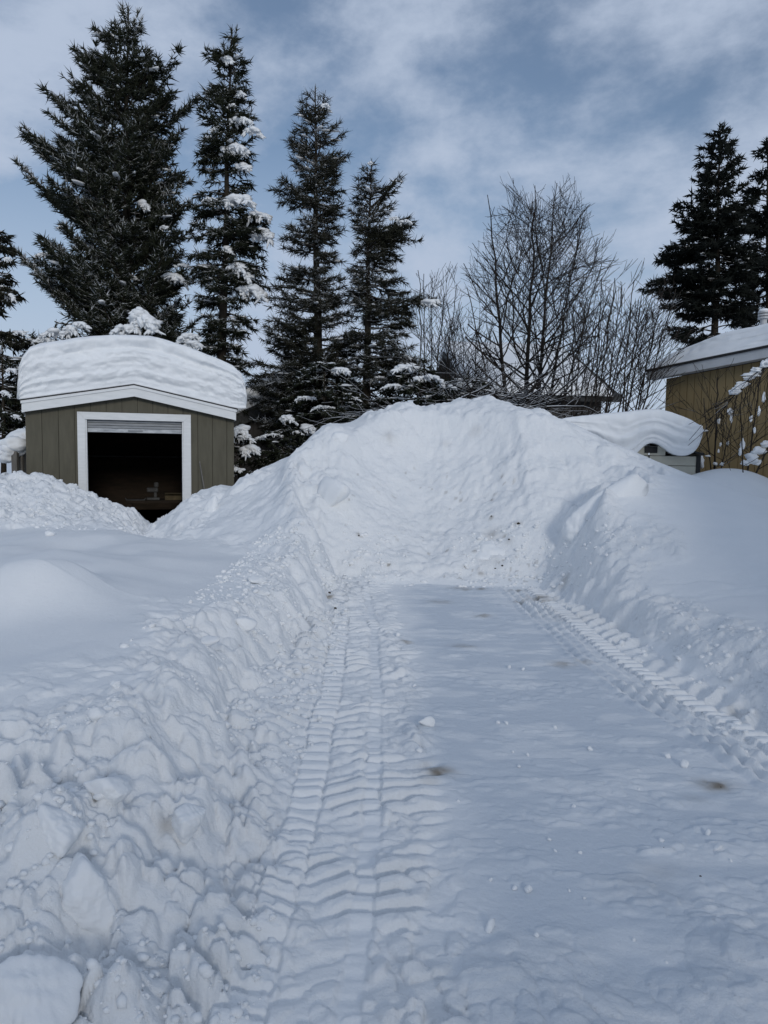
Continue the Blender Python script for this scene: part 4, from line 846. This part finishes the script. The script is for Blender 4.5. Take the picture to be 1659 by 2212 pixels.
# ------------------------------------------------------------------ bare trees and shrubs
def grow(g, segs, p, d, L, r, depth, spread, up, kids, taper=0.62, ok=None):
    n = max(2, int(L/0.22)+1); q = p.copy(); dd = d/np.linalg.norm(d); st_ = L/n; r_end = r*taper
    pts = [q.copy()]
    for i in range(n):
        dd = dd+g.normal(size=3)*0.075+np.array([0, 0, up*0.05]); dd /= np.linalg.norm(dd)
        q2 = q+dd*st_
        if ok is not None and not ok(q2): return
        a = r+(r_end-r)*i/n; b = r+(r_end-r)*(i+1)/n
        segs.append((q, q2, a, b)); q = q2; pts.append(q.copy())
    if depth <= 0: return
    k = kids[0] if isinstance(kids, (list, tuple)) else kids
    for j in range(k):
        t = g.uniform(0.22, 1.0) if j > 0 else 1.0
        bp = pts[min(n, int(t*n))]
        ax = g.normal(size=3); ax -= dd*(ax@dd); ax /= np.linalg.norm(ax)
        an = spread*g.uniform(0.55, 1.15)*(0.5 if j == 0 else 1)
        nd = dd*math.cos(an)+ax*math.sin(an)+np.array([0, 0, up*0.22]); nd /= np.linalg.norm(nd)
        rr = (r+(r_end-r)*t)*(0.86 if j == 0 else g.uniform(0.45, 0.68))
        grow(g, segs, bp, nd, L*(0.78 if j == 0 else g.uniform(0.45, 0.75)), max(rr, 0.0045), depth-1, spread, up, kids[1:] if isinstance(kids, (list, tuple)) and len(kids) > 1 else kids, taper, ok)
def bare_tree(name, label, stems, Y, z0, seed, mat, kids, depth, spread=0.62, up=0.7, cat='tree', group=None, minr=0.006, env=None):
    g = np.random.default_rng(seed); bx = at(stems[0][0], 900, Y)[0]; root = empty(name, (bx, Y, z0)); tag(root, label, cat, group); off = np.array([bx, Y, z0]); segs = []
    ok = None
    if env:
        e0 = at(env[0], env[1], Y); ex_ = env[2]*Y/FPX; ez_ = env[3]*Y/FPX
        def ok(p):
            u_ = (p[0]-e0[0])/ex_; w_ = (p[2]-e0[2])/ez_
            if p[2] < e0[2]: w_ *= 0.85
            an_ = math.atan2(w_, u_); return u_*u_+w_*w_+((p[1]-Y)/(ex_*0.9))**2 < 0.92+0.16*math.sin(an_*7+seed)+0.10*math.sin(an_*17+2*seed)+0.12*g.normal()
    for (px0, px1, py1, r, fr) in stems:
        a = at(px0, 870, Y+g.uniform(-.3, .3)); a[2] = z0-0.2; b = at(px1, py1, Y+g.uniform(-.8, .8)); Lt = np.linalg.norm(b-a)
        m = 16; pts = [a+(b-a)*t+np.array([1, 1, 0])*(g.normal(size=3)*0.03)*t*Lt*0.12*np.array([1, 1, 0]) for t in np.linspace(0, 1, m)]
        rs = np.linspace(r, 0.009, m); sg = [(pts[i], pts[i+1], rs[i], rs[i+1]) for i in range(m-1)]
        tv, tf = seg_tubes([s_[0] for s_ in sg], [s_[1] for s_ in sg], [s_[2] for s_ in sg], [s_[3] for s_ in sg], 7); mesh_np('trunk', tv-off, tf, mat, root, True)
        dd = (b-a)/Lt; nb = int(fr)
        for k in range(nb):
            t = 0.26+0.72*(k+g.uniform(0, 1))/nb; p = a+(b-a)*t; az = k*2.4+g.uniform(-.5, .5); hd = np.array([math.cos(az), math.sin(az)*0.8, 0])
            d = dd*g.uniform(0.45, 0.9)+hd*g.uniform(0.7, 1.1); Lb = Lt*(0.12+0.34*(1-t))*g.uniform(0.7, 1.15)
            grow(g, segs, p, d, Lb, max(0.006, (r+(0.009-r)*t)*0.55), depth, spread, up, kids, 0.62, ok)
    v, f = seg_tubes([s_[0] for s_ in segs], [s_[1] for s_ in segs], [max(minr, s_[2]) for s_ in segs], [max(minr*0.75, s_[3]) for s_ in segs], 3)
    mesh_np('crown', v-off, f, mat, root)
    return root
bare_tree('bare_tree', 'leafless multi-stemmed tree standing behind the snow pile', [(1118, 1055, 420, .08, 26), (1128, 1160, 400, .09, 30), (1150, 1200, 395, .075, 28), (1155, 1255, 470, .06, 24), (1160, 1300, 570, .04, 18), (1112, 1010, 620, .04, 16)], 20.0, 0.6, 31, M_TWIG, [4, 3, 3, 2], 4, 0.68, 0.28, minr=0.0052, env=(1160, 630, 172, 240))
sh = [('leafless upright shrub leaning right beside the bare tree', 1225, [1240, 1290, 1330, 1265, 1310, 1215], 590, 41), ('leafless bushy shrub behind the cream shed snow', 1275, [1300, 1345, 1380, 1410, 1330, 1365], 560, 42), ('leafless shrub against the mustard house corner', 1330, [1370, 1400, 1435, 1460, 1385, 1420], 600, 43),
      ('leafless shrub beside the shorter spruce', 930, [905, 935, 960, 915, 985], 560, 44), ('low leafless shrub before the far dark house', 1010, [975, 1000, 1050, 1030, 960], 650, 45)]
for lab, b_, tops_, ty, sd_ in sh:
    g = np.random.default_rng(sd_)
    st_ = [(b_+g.uniform(-14, 14), t_, ty+g.uniform(0, 90), .026, 20) for t_ in tops_]
    bare_tree('leafless_shrub', lab, st_, 17.5 if sd_ not in (44, 45) else 21.0, 0.6, sd_, M_TWIG, [3, 3], 2, 0.5, 0.6, 'shrub', 'leafless shrubs behind the pile', 0.0060, (sum(tops_)/len(tops_), ty+170, 90, 185))
# brush heap of felled snowy boughs behind the pile
g = np.random.default_rng(77); segs = []
for k in range(80):
    px = g.uniform(860, 1200); py = g.uniform(850, 915)+max(0, px-1080)*0.10; p = at(px, py, g.uniform(15.6, 18.0)); an = g.uniform(-.2, 1.2)
    d = np.array([math.cos(an)*g.choice([-1, 1]), g.uniform(-.5, .5), abs(math.sin(an))*g.uniform(-.3, 1)]); grow(g, segs, p, d, g.uniform(.4, 1.1), g.uniform(.012, .03), 2, 0.8, 0.1, [3, 3])
v, f = seg_tubes([s_[0] for s_ in segs], [s_[1] for s_ in segs], [max(.006, s_[2]) for s_ in segs], [max(.005, s_[3]) for s_ in segs], 4)
tag(mesh_np('brush_thicket', v, f, M_TWIG2), 'tangled snow dusted brush heap behind the snow pile crest', 'brush', kind='stuff')
# birch saplings before the mustard house
def sapling(label, stems, Y, seed, snowpts, z0=1.0):
    r = bare_tree('birch_sapling', label, stems, Y, z0, seed, M_TWIG, [2, 2], 2, 0.5, 0.6, 'sapling', 'saplings before the mustard house', 0.005)
    off = np.array(r.location); g = np.random.default_rng(seed); prt = []
    for a, b, w, hh in snowpts:
        p = at(a, b, Y-0.1); prt.append(blob(p, (w*Y/FPX*.5, w*Y/FPX*.35, hh*Y/FPX*.5), seed+int(a), 3, .55, g.uniform(-.4, .4), .8, .22))
    v, f = merge(prt); tag(mesh_np('branch_snow', v-off, f, M_SNOW, r, True), kind='stuff')
sapling('thin upright sapling with snow tufts before the mustard wall', [(1552, 1550, 815, .022, 9), (1553, 1520, 860, .014, 6), (1553, 1590, 870, .014, 6)], 15.2, 51, [(1553, 910, 7, 12), (1513, 922, 8, 8), (1520, 930, 12, 5), (1556, 960, 5, 12), (1572, 958, 5, 12), (1552, 975, 4, 8), (1515, 1000, 14, 26), (1545, 1002, 8, 8), (1560, 1003, 8, 8), (1530, 985, 10, 4), (1580, 905, 6, 20), (1578, 890, 10, 16)])
sapling('arching sapling bent by snow beside the mustard wall', [(1618, 1640, 830, .02, 8), (1620, 1700, 880, .022, 8), (1618, 1600, 880, .012, 5)], 14.4, 52, [(1655, 960, 26, 16), (1640, 975, 30, 22), (1625, 990, 30, 22), (1605, 960, 8, 24), (1600, 975, 8, 18), (1640, 890, 7, 26), (1650, 860, 6, 24), (1622, 905, 6, 12), (1610, 1000, 16, 12), (1636, 1000, 18, 14), (1630, 930, 6, 14)], 1.1)
b0 = at(1700, 770, 13.4); b1 = at(1545, 925, 13.6); g = np.random.default_rng(5); segs = []
pts = [b0+(b1-b0)*t+np.array([0, 0, 0.28*math.sin(t*2.6)]) for t in np.linspace(0, 1, 14)]
bough = empty('arched_bough', (b0[0]+1.2, b0[1], 0.6)); tag(bough, 'snow laden arching bough crossing before the mustard wall', 'bough'); off = np.array(bough.location)
tr0 = np.array([b0[0]+1.2, b0[1], 0.5]); pts = [tr0, tr0*0.4+b0*0.6+np.array([.2, 0, .4])]+pts
for i in range(len(pts)-1): segs.append((pts[i], pts[i+1], .03-.0016*i, .03-.0016*(i+1)))
for i in range(4, len(pts)):
    for k in range(3): grow(g, segs, pts[i], np.array([g.uniform(-.8, .2), g.uniform(-.4, .4), -g.uniform(.3, 1)]), g.uniform(.25, .6), .007, 1, .5, -.3, [2])
v, f = seg_tubes([s_[0] for s_ in segs], [s_[1] for s_ in segs], [max(.005, s_[2]) for s_ in segs], [max(.004, s_[3]) for s_ in segs], 5); mesh_np('branch', v-off, f, M_TWIG, bough)
prt = [blob(pts[i]*(1-u_)+pts[i+1]*u_+np.array([0, 0, .03]), (g.uniform(.07, .15), g.uniform(.04, .08), g.uniform(.025, .095)), 900+i*7+int(u_*50), 3, .5, .5+g.uniform(-.5, .5), .35, .22) for i in range(2, 12) for u_ in (0, .22, .45, .7) if not (i in (6, 9) and u_ > .4)]
v, f = merge(prt); tag(mesh_np('branch_snow', v-off, f, M_SNOW, bough, True), kind='stuff')

# ------------------------------------------------------------------ loose snow blocks
def chunk(px, py, wpx, hpx, label, seed, group=None, sink=0.25, name='snow_block', boxy=0.6):
    p = hit_ground(px, py+hpx*0.45); Y = p[1]; w = wpx*Y/FPX*0.5; hh = hpx*Y/FPX*0.5; v, f = ico(5 if wpx > 80 else (4 if wpx > 25 else 3)); g = np.random.default_rng(seed)
    nn = g.normal(size=(11, 3)); nn /= np.linalg.norm(nn, axis=1, keepdims=True); hs = g.uniform(0.72, 1.0, 11)
    dd_ = np.clip(v@nn.T, 0, None)/hs; pw = 7 if boxy > 0.7 else 11; q = v/((dd_**pw).sum(1)**(1/pw)+0.35)[:, None]*1.2
    q *= (1+0.10*n3(v, seed, 1.6)+0.045*n3(v, seed+9, 5)+0.025*n3(v, seed+19, 11))[:, None]
    q = q*np.array([w, w*g.uniform(.8, 1.1), hh]); an = g.uniform(-.5, .5); c_, s_ = math.cos(an), math.sin(an)
    q = np.stack([q[:, 0]*c_-q[:, 1]*s_, q[:, 0]*s_+q[:, 1]*c_, q[:, 2]], 1); tl = g.uniform(-.25, .25); q[:, 2] += q[:, 0]*tl
    o = mesh_np(name, q, f, M_SNOW, None, True); o.location = (p[0], p[1]+w*0.4, p[2]+hh*(1-2*sink)); tag(o, label, 'snow block', group); return o
chunk(400, 1765, 96, 78, 'squarish snow block with a dirt mark at the foot of the left bank', 1)
chunk(206, 1542, 36, 38, 'stubby rounded snow plug standing on the left bank edge', 2, sink=.1, boxy=.75)
chunk(247, 1476, 28, 22, 'small pale snow lump on the smooth field beside the bank', 3)
chunk(524, 1342, 42, 36, 'upright snow lump topping the left bank near the pile', 4, sink=.2)
chunk(445, 1385, 40, 20, 'flattish snow lump on the rim of the left bank', 5)
chunk(712, 1036, 72, 78, 'large smooth rounded snow boulder on the pile left shoulder', 6, sink=.45, boxy=.8)
chunk(1262, 1085, 100, 92, 'big half buried snow boulder on the right flank of the pile', 7, sink=.84, boxy=.85)
chunk(728, 935, 46, 30, 'round snow knob on the left skyline of the pile', 8, sink=.4, boxy=.9)
chunk(50, 2140, 190, 190, 'huge slab of snow at the very foot of the left bank', 9, sink=.35, boxy=.7)
chunk(170, 1905, 150, 150, 'broad pale snow boulder in the tumbled left bank', 10, sink=.4, boxy=.75)
chunk(120, 1770, 110, 110, 'tall ridge-like snow boulder in the left bank', 11, sink=.4, boxy=.8)
chunk(235, 1690, 100, 60, 'smooth sloping snow slab below the bank overhang', 12, sink=.45, boxy=.65)
chunk(930, 1557, 27, 24, 'snow lump lying on the packed lane beside the tyre print', 13, sink=.2)
chunk(1062, 1150, 90, 70, 'stained snow boulder in the lower right of the cut face', 14, sink=.72, boxy=.85)
chunk(455, 1075, 44, 60, 'pointed snow hummock against the shed right corner', 15, sink=.5, boxy=.95)
chunk(560, 1250, 30, 20, 'snow lump on the trodden strip beside the left bank', 16)
chunk(105, 1150, 26, 16, 'little snow cap on the field hump before the shed heap', 17)
for k, (a, b, s_) in enumerate([(1275, 1617, 12), (1140, 1630, 8), (1108, 1624, 7), (1122, 1655, 8), (1241, 1741, 9), (1186, 1813, 9), (1200, 1838, 8), (1255, 1843, 8), (1142, 1920, 20), (1112, 1918, 12), (1430, 1815, 12), (1442, 1632, 12), (1480, 1650, 20), (1060, 1900, 9), (1230, 1925, 7), (1262, 1940, 7), (1380, 1705, 7),
                                (860, 1370, 10), (1100, 1440, 9), (1130, 1445, 8), (1215, 1260, 12), (1075, 1560, 8), (1095, 1562, 8), (1200, 1570, 8), (990, 1730, 7), (1055, 2010, 18), (1160, 2020, 14), (1370, 2030, 9), (1440, 2080, 9), (895, 1480, 9), (905, 1620, 12), (1555, 1830, 16), (1530, 1800, 12), (1580, 1860, 9)]):
    chunk(a, b, s_*1.1, s_, 'small loose snow clod fallen on the packed lane', 100+k, 'clods on the packed lane', .15, 'snow_clod', .75)
# dark bits of dirt lying on the snow
for k, (a, b, s_) in enumerate([(953, 1671, 7), (1557, 1702, 7), (1513, 1893, 6), (1120, 1131, 8), (1062, 1115, 5), (724, 1314, 8), (711, 1281, 9), (775, 1157, 5), (1100, 1165, 6), (1434, 1831, 3), (1085, 1222, 6), (1070, 1228, 5)]):
    p = hit_ground(a, b); r = s_*p[1]/FPX*0.5; v, f = ico(1); q = v*(1+0.3*n3(v, 300+k, 2))[:, None]*np.array([r, r, r*.7]); o = mesh_np('dirt_clump', q, f, M_DIRT); o.location = p
    lab = 'small dark clump of dirt in the brown stain beside the tyre print' if k == 0 else 'small dark clump of dirt in the brown stain beside the right track' if k == 1 else 'tiny dark dirt clump on the clean packed lane' if k in (2, 9) else 'small dark dirt clump at the foot of the left bank' if k in (5, 6) else 'small dark dirt clump stuck in the cut face of the pile'
    tag(o, lab, 'dirt clump', 'dirt clumps on the snow')
# crumbs of broken snow strewn over banks and face
g = np.random.default_rng(55); N = 9000
qx = np.concatenate([g.uniform(-1.6, -0.35, 4200), g.uniform(2.0, 2.9, 1000), g.uniform(-0.6, 2.2, 900), g.uniform(-6.5, -3.6, 900)])
qy = np.concatenate([1.9+7.2*g.uniform(0, 1, 4200)**1.3, g.uniform(3.5, 9.5, 1000), g.uniform(9.15, 10.2, 900), g.uniform(10.2, 12.6, 900)])
keep = fbm(qx*1.5, qy*1.5, 3, 131) > -0.12; qx = qx[keep]; qy = qy[keep]; qz = ground(qx, qy)[0]
v0, f0 = ico(1); n_ = len(qx); sz = (0.004+0.020*g.uniform(0, 1, n_)**4)*np.clip(0.75+0.09*qy, 0.8, 1.7)
jit = 1+0.22*g.normal(size=(n_, len(v0), 1)); Vc = v0[None]*jit*sz[:, None, None]*np.stack([g.uniform(.8, 1.3, n_), g.uniform(.8, 1.3, n_), g.uniform(.6, .95, n_)], 1)[:, None]
Vc = Vc+np.stack([qx, qy, qz+sz*0.05], 1)[:, None]; Fc = (f0[None]+(np.arange(n_)*len(v0))[:, None, None]).reshape(-1, 3)
tag(mesh_np('snow_crumbs', Vc.reshape(-1, 3), Fc, M_SNOW, None, False), 'crumbs of broken snow strewn over banks and cut face', 'snow crumbs', kind='stuff')
